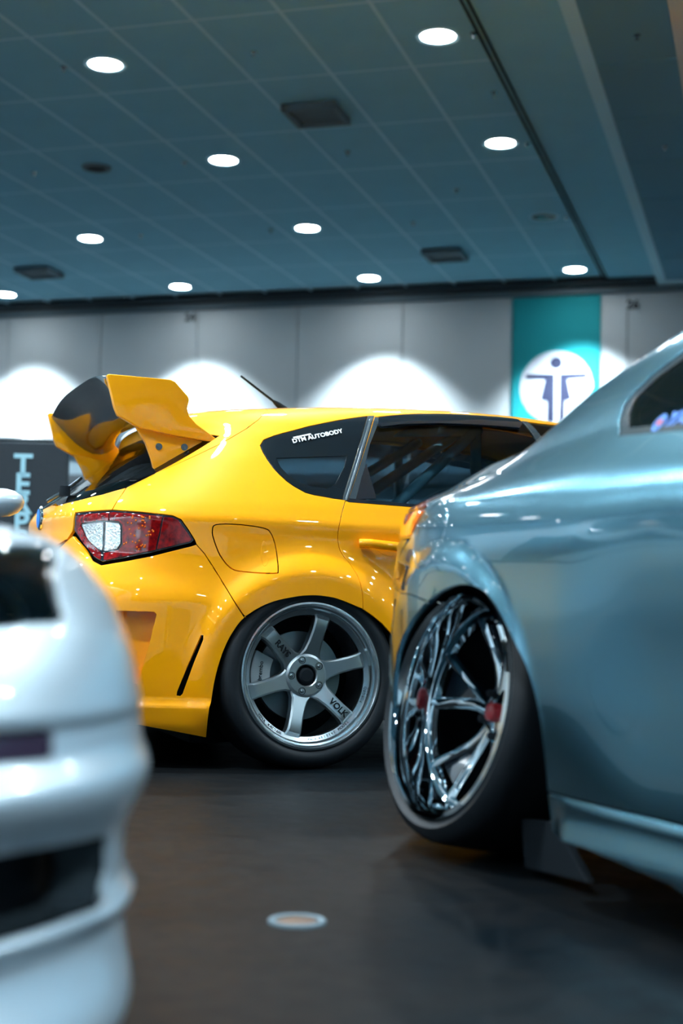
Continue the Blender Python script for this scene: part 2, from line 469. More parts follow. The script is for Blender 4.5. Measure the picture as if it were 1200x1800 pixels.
tag(hall_obj(MB().box(((E0+E1)/2, WN-.02, zb-.05), (E1-E0, .08, .10)).build('trim_1', 'band')), kind='structure')
tag(hall_obj(MB().box(((E0+E1)/2, WN-.02, zb-.55), (E1-E0, .06, .14)).build('trim_2', 'band')), kind='structure')
tag(hall_obj(MB().box(((E0+E1)/2, WN-.10, (zt+CZ)/2+.05), (E1-E0, .26, CZ-zt-.06)).build('trim_3', 'band')), kind='structure')
tag(hall_obj(MB().box(((E0+E1)/2, WN-.02, zt+.03), (E1-E0, .12, .07)).build('trim_4', 'wall2')), kind='structure')
# ceiling: slab above, lay-in tiles in a T-bar grid below
ceil = hall_obj(MB().box(((E0+E1)/2, (N0+WN)/2, CZ+.15), (E1-E0+.4, WN-N0+.4, .2)).build('ceiling', 'tbar')); tag(ceil, kind='structure')
TE, TN = .6435, 1.211; eS, nS = -4.533, 9.03      # grid lines found in the photograph
tile_me = MB().box((0, 0, .006), (TE-.03, TN-.03, .02)).mesh('ceiling_tile')
step_e = -1.345; trk_e = -1.975
cand = []; far_tiles = []
for i in range(-18, 5):
    for j in range(-15, 8):
        e = eS+(i+.5)*TE; n = nS+(j+.5)*TN
        if e > trk_e-.1 or e < E0+.3 or n > WN-.1 or n < N0+.4: continue
        far_tiles.append((e, n))
# tiles on the lowered strip right of the step
for i in range(0, 12):
    for j in range(-15, 8):
        e = step_e+.10+(i+.5)*1.21; n = nS+.5*TN+(j+.02)*TN
        if e > E1-.6 or n > WN-.4 or n < N0+.4: continue
        cand.append((e, n))
def vis(e, n, z):
    x, y = proj(hall(e, n, z)); q = np.array(hall(e, n, z))-c_pos
    return q@c_fwd > 1 and -60 < x < 1260 and -60 < y < 560
vt = [(p, 0) for p in far_tiles if vis(*p, CZ)]; ht = [p for p in far_tiles if not vis(*p, CZ)]
vt.sort(key=lambda q: q[0][1]); keep = vt[:290]; ht += [q[0] for q in vt[290:]]
for (e, n), _ in keep:
    o = link('ceiling_tile', tile_me, 'tile', ceil); o.location = (e, n, CZ)
rest = MB()
for e, n in ht: rest.box((e, n, CZ+.006), (TE-.03, TN-.03, .02))
o = rest.build('ceiling_tile_field', 'tile', ceil); o['kind'] = 'stuff'
tb = MB()
for i in range(-18, 5): 
    e = eS+i*TE
    if e < trk_e-.05: tb.box((e, (N0+WN)/2, CZ), (.03, WN-N0, .012))
for j in range(-14, 8):
    n = nS+j*TN
    if N0 < n < WN: tb.box(((E0+trk_e)/2, n, CZ+.001), (trk_e-E0, .024, .010))
tb.build('tbar_runner', 'tbar', ceil)
# plain plaster strip with partition track, then the lowered tile field
strip = MB().box(((trk_e+step_e)/2, (N0+WN)/2, CZ+.006), (step_e-trk_e, WN-N0, .02)); strip.build('plaster_strip', 'tile', ceil)
tk = MB()
for dx in (-.022, .022): tk.box((trk_e+dx, (N0+WN)/2, CZ-.008), (.012, WN-N0, .03))
tk.build('partition_track', 'dark', ceil)
tag(hall_obj(MB().box(((step_e+E1)/2, (N0+WN)/2, CZ-.03), (E1-step_e, WN-N0-.02, .12)).build('ceiling_drop', 'tbar')), kind='structure')
drop = bpy.data.objects['ceiling_drop']
big = MB().box((0, 0, 0), (1.21-.03, TN-.03, .02)).mesh('drop_tile')
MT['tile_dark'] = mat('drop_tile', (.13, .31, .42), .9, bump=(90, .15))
rest = MB()
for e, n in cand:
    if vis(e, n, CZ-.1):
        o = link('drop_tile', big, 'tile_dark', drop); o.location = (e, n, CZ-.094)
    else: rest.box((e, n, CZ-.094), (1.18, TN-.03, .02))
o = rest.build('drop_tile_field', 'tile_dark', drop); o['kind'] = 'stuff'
# ceiling fittings
LE = [-2.285-2.58*k for k in range(-5, 6)]; LN = [9.66+2.44*k for k in range(-7, 3)]+[17.1]
ring_me = MB().lathe([(.125, 0), (.155, -.006), (.16, 0), (.16, .02), (.125, .02)], 32, closed=True).mesh('lamp_ring', smooth=40)
disc_me = MB().lathe([(0.0005, 0), (.07, 0), (.127, .004), (.127, .012), (.0005, .012)], 32).mesh('lamp_disc')
def downlight(e, n, label, lit=True, power=1.0, group='round recessed ceiling downlights'):
    z = CZ if e < step_e else CZ-.09
    r = empty('ceiling_downlight', hall(e, n, z-.012), -HA)
    tag(r, label, 'downlight', group)
    link('lamp_ring', ring_me, 'tbar', r)
    link('lamp_disc', disc_me if lit else MB().lathe([(0.0005, 0), (.127, .004), (.127, .012), (.0005, .012)], 32).mesh('dark_disc'), 'lamp' if lit else 'dark', r)
    if lit:
        ld = bpy.data.lights.new('downlight', 'SPOT'); ld.energy = LAMP_W*power*(2.4 if n > 16 else 1.0); ld.color = LAMP_RGB; ld.shadow_soft_size = .11
        ld.spot_size = radians(96 if n > 16 else 136); ld.spot_blend = .7 if n > 16 else 1.0
        lo = bpy.data.objects.new('downlight_beam', ld); COL.objects.link(lo); lo.parent = r; lo.location = (0, 0, -.02)
    else:
        b = MB()
        for k in range(6): b.box((.02*k-.05, 0, .002), (.006, .16, .006))
        b.build('louvre', 'chrome', r)
seen = {(190, 111): 'lit round downlight at the upper left of the ceiling, nearest on that side', (767, 62): 'largest lit round downlight at the top of the ceiling', (880, 250): 'lit round downlight beside the dark ceiling track, second from the top',
        (394, 280): 'lit round downlight in the ceiling left of the square vent', (160, 418): 'lit round downlight at the left above the small ceiling vent', (538, 400): 'lit round downlight in the middle of the ceiling',
        (295, 494): 'lit round downlight near the far wall, above the wing of the yellow car', (637, 480): 'lit round downlight near the far wall, above the yellow roof', (1013, 479): 'lit round downlight right above the teal banner', (0, 508): 'lit round downlight cut by the left edge, by the far wall'}
done = []
for q, lab in seen.items():
    p = on_z(*q, CZ); e, n = p@he, p@hn
    e = min(LE, key=lambda x: abs(x-e)); n = 17.1 if q[1] > 470 else n
    if q == (1013, 479): n = 17.15
    downlight(e, n, lab); done.append((e, n))
p = on_z(957, 380, CZ); downlight(LE[5], p@hn, 'unlit round downlight with a shiny louvre beside the ceiling track', lit=False); done.append((LE[5], p@hn))
for e in LE:
    for n in LN:
        if e < E0+.5 or e > E1-.5 or n < N0+.5: continue
        if any(hypot(e-a, n-b_) < 1.0 for a, b_ in done): continue
        x, y = proj(hall(e, n, CZ)); q = np.array(hall(e, n, CZ))-c_pos
        if q@c_fwd > .5 and -20 < x < 1220 and -20 < y < 1800 and e < step_e+.5: continue      # a place where the photograph shows no lamp
        downlight(e, n, 'lit round downlight in the part of the ceiling above the cars', power=1.0 if n > 2 else (.3 if n > -2 else 2.2))
def vent(px, py, sz, label):
    p = on_z(px, py, CZ); r = empty('ceiling_vent', (p[0], p[1], CZ-.012), -HA); tag(r, label, 'vent', 'square ceiling vents')
    a = sz/2
    f = MB()
    for s_ in (-1, 1): f.box((s_*a, 0, -.03), (.04, sz+.04, .06)); f.box((0, s_*a, -.03), (sz, .04, .06))
    f.build('vent_frame', 'wall2', r); MB().box((0, 0, -.005), (sz, sz, .01)).build('vent_backing', 'dark', r)
    for k in range(6): MB().box((0, -a+sz*(k+.5)/6, -.025), (sz-.04, .05, .008), Matrix.Translation((0, 0, 0))).build('louvre_slat', 'wall2', r)
vent(556, 193, .42, 'square louvred vent in the ceiling at upper centre')
vent(782, 443, .42, 'square louvred vent near the far wall, right of centre')
vent(69, 474, .42, 'square louvred vent at the left end of the ceiling')
spk = empty('ceiling_speaker', tuple(on_z(170, 293, CZ)-np.array([0, 0, .012])), -HA); tag(spk, 'small dark round ceiling speaker at the left', 'speaker')
MB().lathe([(.001, .0), (.09, 0), (.10, -.012), (.13, -.012), (.14, .01), (.001, .01)], 32).build('speaker_ring', 'wall2', spk, 40)
MB().lathe([(.001, -.014), (.085, -.014), (.085, 0), (.001, 0)], 32).build('speaker_grille', 'dark', spk, 40)
spr_me = MB().lathe([(.001, -.035), (.014, -.035), (.015, -.03), (.006, -.028), (.006, -.008), (.026, -.006), (.026, 0), (.001, 0)], 16).mesh('sprinkler', smooth=40)
for x, y, where in ((446, 91, 'left of the upper vent'), (112, 118, 'left of the upper left downlight'), (833, 58, 'right of the largest downlight'), (868, 162, 'between the two downlights by the track'), (927, 252, 'right of the second downlight by the track'), (802, 333, 'hanging between the vents'), (611, 266, 'under the upper vent'), (324, 285, 'left of the downlight at mid left'), (60, 303, 'at the left edge of the ceiling'), (1119, 61, 'on the dark tiles at upper right'), (1168, 256, 'on the dark tiles at the right edge'), (995, 381, 'right of the unlit downlight'), (247, 413, 'right of the left downlight'), (726, 391, 'left of the far vent'), (476, 403, 'left of the middle downlight')):
    p = on_z(x, y, CZ-(.10 if x > 1100 else .005)); o = link('sprinkler_head', spr_me, 'trim'); o.location = tuple(p); tag(o, 'small dark sprinkler head '+where, 'sprinkler', 'ceiling sprinklers')
# wall signs
def wall_sign(px, py, s_, label):
    e, z = wall_pt(px, py, WN-.02); r = empty('wall_number_sign', hall(e, WN-.012, z), -HA); tag(r, label, 'sign', 'black number signs high on the wall')
    MB().box((0, 0, 0), (.175, .012, .125)).build('sign_plate', MT['wall'], r)
    M = Matrix.Translation((0, -.008, 0)) @ Matrix.Rotation(pi/2, 4, 'X')
    text_obj('sign_number', s_, .155, 'dark', r, M, .002, bold=.006)
wall_sign(1112, 536, '26', 'small wall sign with the number 26 right of the banner'); wall_sign(334, 558, '24', 'small wall number sign above the left of the wall')
# teal banner
e0, z1 = wall_pt(902, 525); e1, _ = wall_pt(1056, 522); bw = e1-e0; bz0 = .9
br = empty('wall_banner', hall((e0+e1)/2, WN-.02, 0), -HA); tag(br, 'teal banner with a two-person figure in a white circle on the far wall', 'banner')
MT['teal'] = mat('teal_cloth', (.0, .30, .34), .8); MT['navy'] = mat('navy_print', (.008, .014, .05), .8); MT['bwhite'] = mat('banner_white', (.50, .55, .62), .8)
MB().box((0, 0, (bz0+z1)/2), (bw, .02, z1-bz0)).build('banner_cloth', 'teal', br)
ce, cz = wall_pt(977, 680, WN-.03); cr_ = (wall_pt(1040, 680)[0]-wall_pt(912, 680)[0])/2
FM = Matrix.Translation((ce-(e0+e1)/2, -.011, cz)) @ Matrix.Rotation(pi/2, 4, 'X')
MB().prism([(cr_*cos(2*pi*k/64), cr_*sin(2*pi*k/64)) for k in range(64)], 0, .004, FM).build('banner_circle', 'bwhite', br)
a = cr_
MB().prism([(.165*a*cos(2*pi*k/32), .66*a+.165*a*sin(2*pi*k/32)) for k in range(32)], .004, .008, FM).build('figure_head', 'navy', br)
MB().prism([(-.04*a, .36*a), (-.84*a, .36*a), (-.84*a, .25*a), (-.30*a, .20*a), (-.42*a, -.34*a), (-.24*a, -.40*a), (-.24*a, -.95*a), (-.04*a, -.98*a)], .004, .008, FM).build('figure_body', 'navy', br)
MB().prism([(.10*a, .36*a), (.84*a, .36*a), (.84*a, .24*a), (.30*a, .20*a), (.42*a, -.34*a), (.24*a, -.40*a), (.24*a, -.93*a), (.10*a, -.97*a)], .004, .008, FM).build('figure_body', 'navy', br)
# lower soffit beam at the right edge of the frame
_p = on_z(1176, 20, CZ-.45); be = _p@he
tag(hall_obj(MB().box((be+.6, (N0+WN)/2, CZ-.26), (1.2, WN-N0-.04, .40)).build('ceiling_beam', 'wall')), kind='structure')
# recessed floor fitting
p = on_z(522, 1621, 0.0); fb = empty('floor_box', (p[0], p[1], 0), 0); tag(fb, 'round brass floor socket cover set in the concrete floor', 'floor socket')
MT['brass'] = mat('worn_brass', (.13, .07, .035), .5, metal=.3, noise=(40, .8, (.07, .04, .03)))
MB().lathe([(.040, .0), (.040, .004), (.044, .006), (.052, .005), (.054, 0)], 40).build('cover_ring', 'wall2', fb, 40)
MB().lathe([(.0005, .003), (.036, .003), (.040, .001), (.040, 0)], 40).build('cover_plate', 'brass', fb, 40)
# hanging black banner at the left, on a stand, well behind the cars
p = on_z(20, 1100, 0.0)
bd = empty('black_banner_stand', (-2.18, 9.6, 0), radians(3)); tag(bd, 'black fabric banner with pale vertical lettering at the left edge', 'banner')
hx = .42
MB().box((0, 0, .95), (.62, .012, 1.25)).build('banner_cloth', 'black_cloth', bd)
for sx in (-.31, .31): MB().tube([(sx, .03, 0), (sx, .03, 1.60)], .015).build('banner_pole', 'trim', bd, 40)
MB().tube([(-.34, .03, 1.60), (.34, .03, 1.60)], .016).build('banner_bar', 'trim', bd, 40)
MB().box((0, .03, .02), (.7, .35, .04)).build('banner_foot', 'trim', bd)
MT['pale_print'] = mat('pale_print', (.25, .48, .58), .8)

TM = Matrix.Translation((.02, -.008, 1.12)) @ Matrix.Rotation(pi/2, 4, 'X')
for k, ch in enumerate('TERPS'):
    text_obj('banner_letter', ch, .20, 'pale_print', bd, Matrix.Translation((0, 0, .30-.13*k)) @ TM, .002, bold=.006)
# ================================================================== yellow hatchback
def g(x, c, w_): return np.exp(-((x-c)/w_)**2)
def sstep(x, a, b): 
    t = np.clip((x-a)/(b-a), 0, 1); return t*t*(3-2*t)
def smax(a, b, k=.022): return .5*(a+b+np.sqrt((a-b)**2+k*k)-k)
YW_U, YW_Z = -.024, .318
def y_disp(u, z, phi, R):
    r = np.hypot(u-YW_U, (z-YW_Z)); r2 = np.hypot(u-(YW_U+2.62), z-YW_Z)
    d = .078*(1-sstep(r, .34, .48))*sstep(z, -.05, .2)
    d = smax(d, .07*(1-sstep(r2, .33, .50)))
    # widebody rear bumper: carries the flare towards the tail
    d = smax(d, .038*(1-sstep(z, .55, .72))*(1-sstep(u, -.30, -.1)))
    # sill kick at the bottom of the bumper
    d = d+.018*(1-sstep(z, .215, .235))*(1-sstep(u, -.36, -.30))
    # shoulder crease
    d = d+.010*g(z, .845-.02*u, .035)*(u > -2)
    # body tuck between doors
    d = d-.02*g(z, .50, .14)*sstep(u, .45, .7)*(1-sstep(u, 1.9, 2.2))
    # front end taper in plan
    d = d-R*.55*sstep(u, 2.7, 3.45)**2
    return d
y_prof = [(.10, .850), (.14, .868), (.30, .878), (.55, .885), (.74, .882), (.82, .880), (.90, .858), (.935, .838), (1.0, .800), (1.10, .738), (1.20, .670), (1.265, .615), (1.30, .570), (1.325, .50), (1.340, .40), (1.350, .25), (1.355, .0)]
y_rear = [(.10, -.74), (.14, -.80), (.25, -.86), (.40, -.885), (.62, -.88), (.68, -.86), (.72, -.825), (.80, -.815), (.87, -.80), (.92, -.775), (.955, -.745), (1.08, -.60), (1.18, -.49), (1.23, -.46), (1.28, -.46), (1.31, -.44), (1.355, -.30)]
y_roof = [(-.9, 1.25), (-.5, 1.27), (-.34, 1.287), (-.03, 1.315), (.21, 1.337), (.45, 1.350), (.70, 1.357), (.95, 1.355), (1.2, 1.340), (1.5, 1.30), (1.9, 1.16), (2.3, 1.0), (3.0, .97), (3.6, .95)]
YS = Surf((-.069, 4.91), .93, radians(21), y_prof, y_rear, .05, 3.6, roof=y_roof, belt=.90, disp=y_disp)
yc = car_root('yellow_hatchback', YS); tag(yc, 'bright yellow widebody hatchback with big rear wing and grey six-spoke wheels', 'car')
P = YS.px; UZ = YS.uz
smo = lambda pts, k=5: [tuple(q) for q in catmull(pts, k, True)]
def smoo(pts, k=5): return [tuple(q) for q in catmull(pts, k, False)]
# --- outlines traced from the photograph on the body surface
q_glass = P([(457, 783), (463, 773), (480, 766), (497, 761), (547, 748), (597, 738), (646, 731), (602, 878), (586, 876), (570, 873), (552, 870), (537, 866), (517, 855), (503, 845), (490, 833), (480, 822), (470, 808), (462, 795)])
d_belt0 = P([(613, 879)])[0]
d_glass = P([(613, 878), (659, 733), (700, 729), (730, 727), (767, 727), (820, 729), (870, 732), (905, 736), (917, 740)])+UZ([(1.02, 1.20), (1.03, .925), (.80, .922), (.55, .924), (.40, .926)])
pillar = P([(602, 878), (646, 731), (657, 731), (611, 879)])
f_glass = P([(926, 741), (950, 744)])+UZ([(1.30, 1.285), (1.50, 1.245), (1.75, 1.13), (2.02, .945), (1.95, .925), (1.10, .922)])
door_l = smoo(P([(607, 880), (600, 905), (595, 930), (594, 952), (600, 972), (615, 991), (629, 1014), (637, 1045), (638, 1071)]), 4)
arch_r = smoo(P([(363, 1297), (370, 1240), (378, 1195), (391, 1150), (408, 1114), (430, 1086), (465, 1064), (500, 1053), (545, 1047), (590, 1052), (638, 1071)]), 4)
arch_f = P([(655, 1083), (672, 1097)])+UZ([(.28, .45), (.32, .36), (.345, .25), (.355, .11)])
fuel = smo(P([(373, 934), (380, 922), (420, 922), (463, 928), (476, 937), (485, 962), (489, 1000), (482, 1008), (430, 1005), (406, 999), (387, 977), (376, 950)]), 4)
tail = P([(132, 901), (160, 898), (197, 896), (250, 900), (303, 906), (318, 913), (330, 930), (342, 949), (336, 955), (263, 973), (220, 981), (178, 988), (163, 980), (145, 956), (128, 932)])
bump_gap = P([(345, 957), (360, 974), (375, 997), (405, 1046), (430, 1086)])
hatch_l = P([(470, 722), (455, 737), (435, 752), (410, 767), (385, 781), (330, 807), (272, 832), (240, 848), (222, 857)])
tgap = P([(215, 868), (197, 896)])
RC = -pi/2*YS.k+1e-4                             # s of the tail's centre line
Tz = lambda z: float(np.interp(z, YS.qz, YS.qt))
roof_r = UZ([(-.06, 1.30)])[0]; top_t = YS.T-.002
s_hatch_top = hatch_l[0][0]
# rear quarter with the roof rail; the roof panel runs to the centre line
quarter = [(s_hatch_top, top_t)]+hatch_l+tgap+P([(250, 900), (303, 906), (318, 913), (330, 930), (342, 949)])+bump_gap+arch_r[20:]+door_l[::-1][1:]
dg_top = [q for q in P([(611, 879), (657, 731), (700, 727), (767, 725), (870, 730), (917, 738)])]
rail_end = UZ([(2.0, 1.11)])
quarter += [d_glass[0]] + d_glass[1:9]+f_glass[0:4]+[(f_glass[4][0]+.02, f_glass[4][1]+.02)]+[(f_glass[4][0]+.1, top_t)]
# the glass and its frame share an outline; door frame in front of the pillar
panel(YS, 'quarter_panel', quarter, 'yellow', yc, holes=[q_glass+[], fuel], h=.016, both=False)
panel(YS, 'quarter_panel', quarter, 'yellow', yc, holes=[q_glass], h=.035, mirror=True)
inner = lambda poly, d: [tuple(q) for q in offset_poly(np.array(poly), d)]
panel(YS, 'quarter_glass', q_glass, 'glass', yc, h=.03, gap=.003, thick=.004, off=-.003)
panel(YS, 'quarter_glass', q_glass, 'glass', yc, h=.05, gap=.003, thick=.004, off=-.003, mirror=True)
qg_in = P([(487, 806), (608, 802), (604, 820), (588, 850), (575, 858), (545, 853), (522, 845), (505, 832), (494, 820)])
def frit(S, poly, hole, par, nm='glass_border', off=-.001, mirror=False):
    panel(S, nm, poly, 'frit', par, holes=[hole], h=.03, gap=.003, thick=.004, off=off, mirror=mirror)
frit(YS, q_glass, qg_in, yc)
panel(YS, 'pillar_trim', pillar, 'trim', yc, h=.02, gap=.0, thick=.02, off=.002)
panel(YS, 'pillar_strip', P([(607, 876), (650, 734), (653, 734), (609, 877)]), 'alutrim', yc, h=.02, gap=0, thick=.004, off=.005)
dgl = panel(YS, 'door_glass', d_glass, 'glass', yc, h=.03, gap=.002, thick=.004, off=-.006)
panel(YS, 'door_glass', d_glass, 'glass', yc, h=.05, gap=.002, thick=.004, off=-.006, mirror=True)
panel(YS, 'front_door_glass', f_glass, 'glass', yc, h=.05, gap=.002, thick=.004, off=-.006)
panel(YS, 'front_door_glass', f_glass, 'glass', yc, h=.05, gap=.002, thick=.004, off=-.006, mirror=True)
frame_w = P([(613, 878), (659, 733), (668, 735), (650, 780), (625, 878)])
panel(YS, 'window_frame', frame_w, 'trim', yc, h=.02, gap=0, thick=.01, off=-.001)
panel(YS, 'window_frame', P([(644, 815), (662, 876), (625, 877)]), 'blk_gloss', yc, h=.02, gap=0, thick=.004, off=-.003)
panel(YS, 'window_seal', P([(613, 876), (613, 882)])+[UZ([(.40, .921)])[0], UZ([(1.02, .915)])[0], UZ([(1.02, .928)])[0], UZ([(.40, .930)])[0]], 'blk_gloss', yc, h=.02, gap=0, thick=.01, off=.002)
panel(YS, 'rain_visor', P([(663, 734), (700, 730), (767, 728), (870, 733), (905, 737), (915, 743), (910, 752), (860, 748), (767, 744), (700, 746), (668, 750), (661, 745)]), 'blk_gloss', yc, h=.02, gap=0, thick=.01, off=.016)
panel(YS, 'glass_divider', P([(917, 740), (926, 741)])+UZ([(1.10, .922), (1.03, .925)]), 'trim', yc, h=.02, gap=0, thick=.01, off=.0)
# doors
door = door_l+arch_f+UZ([(.95, .11), (1.06, .12), (1.09, .4), (1.09, .75), (1.06, .915)])+UZ([(.80, .915), (.55, .917), (.40, .919)])+P([(613, 882)])
panel(YS, 'rear_door', door, 'yellow', yc, h=.016)
panel(YS, 'rear_door', door, 'yellow', yc, h=.05, mirror=True)
fdoor = UZ([(1.06, .915), (1.09, .75), (1.09, .4), (1.06, .12), (2.10, .12), (2.14, .4), (2.13, .80), (2.04, .918), (1.95, .915)])
panel(YS, 'front_door', fdoor, 'yellow', yc, h=.04); panel(YS, 'front_door', fdoor, 'yellow', yc, h=.04, mirror=True)
fend = UZ([(2.04, .918), (2.13, .80), (2.14, .4), (2.10, .12), (2.22, .11), (2.24, .30), (2.30, .45), (2.42, .56), (2.596, .60), (2.78, .55), (2.90, .42), (2.94, .28), (2.95, .12), (3.50, .12), (3.58, .3), (3.58, .6), (3.50, .78), (3.2, .86), (2.6, .90)])
panel(YS, 'front_fender', fend, 'yellow', yc, h=.04); panel(YS, 'front_fender', fend, 'yellow', yc, h=.04, mirror=True)
hood = UZ([(2.0, .96)])+[(2.0-YS.uc, top_t)]+[(3.52-YS.uc, top_t)]+UZ([(3.50, .78), (3.2, .86), (2.6, .90), (2.04, .918)])
panel(YS, 'hood', hood, 'yellow', yc, h=.05, both=True)
wsh = [(f_glass[4][0]+.13, top_t), (2.0-YS.uc, top_t)]+UZ([(2.0, .98)])+[(f_glass[4][0]+.05, f_glass[4][1]+.03)]
panel(YS, 'windscreen', wsh, 'glass', yc, h=.05, both=True, thick=.005)
fd = panel(YS, 'fuel_door', fuel, 'yellow', yc, h=.012, gap=.003, off=-.001)
# fuel-door finger scoop
panel(YS, 'finger_scoop', smo(P([(461, 955), (466, 953), (468, 975), (469, 990), (463, 994), (459, 975)]), 3), 'yellow', fd, h=.008, gap=0, thick=.004, off=.0005)
# tail lamp
tl = panel(YS, 'tail_lamp', tail, 'blk_gloss', yc, h=.012, gap=.003, thick=.02, off=-.004)
def lens(px, m, nm, off=.0, h=.010): return panel(YS, nm, P(px), m, tl, h=h, gap=0, thick=.01, off=off, crown=.006)
lens([(136, 906), (170, 902), (190, 901), (190, 915), (182, 914), (143, 919), (140, 924), (152, 948), (176, 971), (176, 983), (165, 977), (146, 954), (132, 930)], 'red_lens', 'red_lens')
lens([(144, 922), (181, 918), (179, 967), (166, 960), (153, 946)], 'reflector', 'reversing_lamp')
lens([(186, 918), (208, 920), (211, 925), (211, 955), (206, 964), (184, 968)], 'reflector', 'reversing_lamp')
lens([(193, 900), (250, 904), (285, 908), (273, 966), (263, 968), (220, 977), (182, 984), (182, 972), (208, 967), (215, 958), (215, 922), (209, 916), (193, 914)], 'red_lens', 'red_lens')
lens([(288, 909), (302, 910), (313, 915), (326, 933), (337, 948), (332, 952), (276, 965)], 'red_lens', 'side_marker_lens')
random.seed(3)
am = []
for k in range(46):
    x = random.uniform(218, 270); y = random.uniform(906, 966)
    if inside(np.array([[x, y]]), np.array([(216, 905), (284, 910), (270, 962), (216, 972)]))[0]: am.append((x, y))
b = MB()
for x, y in am:
    p = YS.hit(x, y); s_, t_ = YS.st(p[None]); n_ = YS.normal(s_, t_)[0]; q = p+n_*.003
    b.lathe([(.0005, .002), (.0022, .0014), (.0035, 0)], 7, basis(L3(q), *(lambda z: (z.orthogonal().normalized(), z.cross(z.orthogonal()).normalized(), z))(Vector(L3(n_)).normalized())))
b.build('amber_facets', 'amber', tl)['kind'] = 'stuff'
# bumper with side scoop and slit vent
slit = P([(354, 1117), (357, 1117), (357, 1124), (340, 1166), (320, 1220), (316, 1224), (311, 1223), (312, 1216), (330, 1172)])
sc_in = P([(205, 1074), (270, 1076), (274, 1080), (262, 1130), (245, 1190), (240, 1205), (206, 1200)])
bumper = P([(345, 957), (360, 974), (375, 997), (405, 1046)])+arch_r[20::-1]+P([(300, 1285), (245, 1275)])
bl = YS.sz_([(-.75, .135), (RC, .135), (RC, .70), (-1.05, .70)])
bumper += bl+P([(116, 952), (128, 942), (145, 961), (163, 985), (178, 993), (220, 986), (263, 978), (336, 960)])
bo = panel(YS, 'rear_bumper', bumper, 'yellow', yc, holes=[slit, sc_in], h=.015, both=True)
panel(YS, 'tail_lamp', tail, 'red_lens', yc, h=.03, gap=.003, thick=.02, off=-.004, mirror=True)
panel(YS, 'scoop_recess', [tuple(q) for q in offset_poly(np.array(sc_in), -.02)], 'yellow', bo, h=.02, gap=0, thick=0, off=-.05)
panel(YS, 'scoop_recess', [tuple(q) for q in offset_poly(np.array(sc_in), -.02)], 'yellow', bo, h=.02, gap=0, thick=0, off=-.05, mirror=True)
panel(YS, 'slit_recess', [tuple(q) for q in offset_poly(np.array(slit), -.012)], 'dark', bo, h=.02, gap=0, thick=0, off=-.03)
panel(YS, 'slit_recess', [tuple(q) for q in offset_poly(np.array(slit), -.012)], 'dark', bo, h=.02, gap=0, thick=0, off=-.03, mirror=True)
# scoop side walls
def walls(S, name, poly, depth, m, par):
    p = resample(np.array(poly), .015); a = S.pos(p[:, 0], p[:, 1], -.004); b_ = S.pos(p[:, 0], p[:, 1], -depth); n = len(p)
    q = MB().add([L3(x) for x in a]+[L3(x) for x in b_], [(i, (i+1) % n, n+(i+1) % n, n+i) for i in range(n)])
    q.build(name, m, par, 30)
walls(YS, 'scoop_wall', sc_in, .052, 'yellow', bo)
# hatch: metal lower part, glass
hl = P([(222, 857), (215, 868), (197, 896), (160, 898), (132, 901), (127, 934), (118, 948)])
hm = hl+YS.sz_([(-1.06, .74), (RC, .74), (RC, .925)])+P([(102, 889), (140, 879), (180, 869)])
panel(YS, 'hatch_lid', hm, 'yellow', yc, h=.016, both=True)
hgl = P([(272, 832), (240, 848), (222, 857), (180, 869), (140, 879), (102, 889)])+[(RC, Tz(.935)), (RC, Tz(1.24)), (-.62, Tz(1.24)), (-.42, Tz(1.20))]
panel(YS, 'hatch_glass', hgl, 'glass_dark', yc, h=.03, thick=.006, off=-.004, both=True)
spo = [(s_hatch_top, top_t)]+hatch_l[:7]+[(-.42, Tz(1.20)), (-.62, Tz(1.24)), (RC, Tz(1.24)), (RC, top_t)]
panel(YS, 'roof_spoiler', spo, 'yellow', yc, h=.02, both=True, thick=.02)
# emblem, plate recess, wiper
ep = YS.pos(RC, Tz(.865)); M = basis((ep[0]-.004, 0, .866), Vector((0, -1, 0)), Vector((0, 0, 1)), Vector((-1, 0, 0)))
em = MB().lathe([(.0005, .012), (.040, .006), (.046, .003), (.048, -.004)], 32, M); em.build('hatch_emblem', 'chrome', yc, 40)
MB().lathe([(.0005, .013), (.036, .0085)], 32, M).build('emblem_field', 'blue_sticker', yc)
wp = [YS.hit(x, y) for x, y in ((92, 888), (108, 878), (122, 870), (150, 848))]
nn = np.array([-.6, 0, .5])
MB().tube([L3(q+nn*.03) for q in wp], .007, 8).build('rear_wiper', 'alutrim', yc, 40)
MB().lathe([(.0005, .02), (.02, .018), (.022, -.02), (.0005, -.02)], 20, Matrix.Translation(L3(wp[2]+nn*.03))).build('wiper_pivot', 'dark', yc, 40)
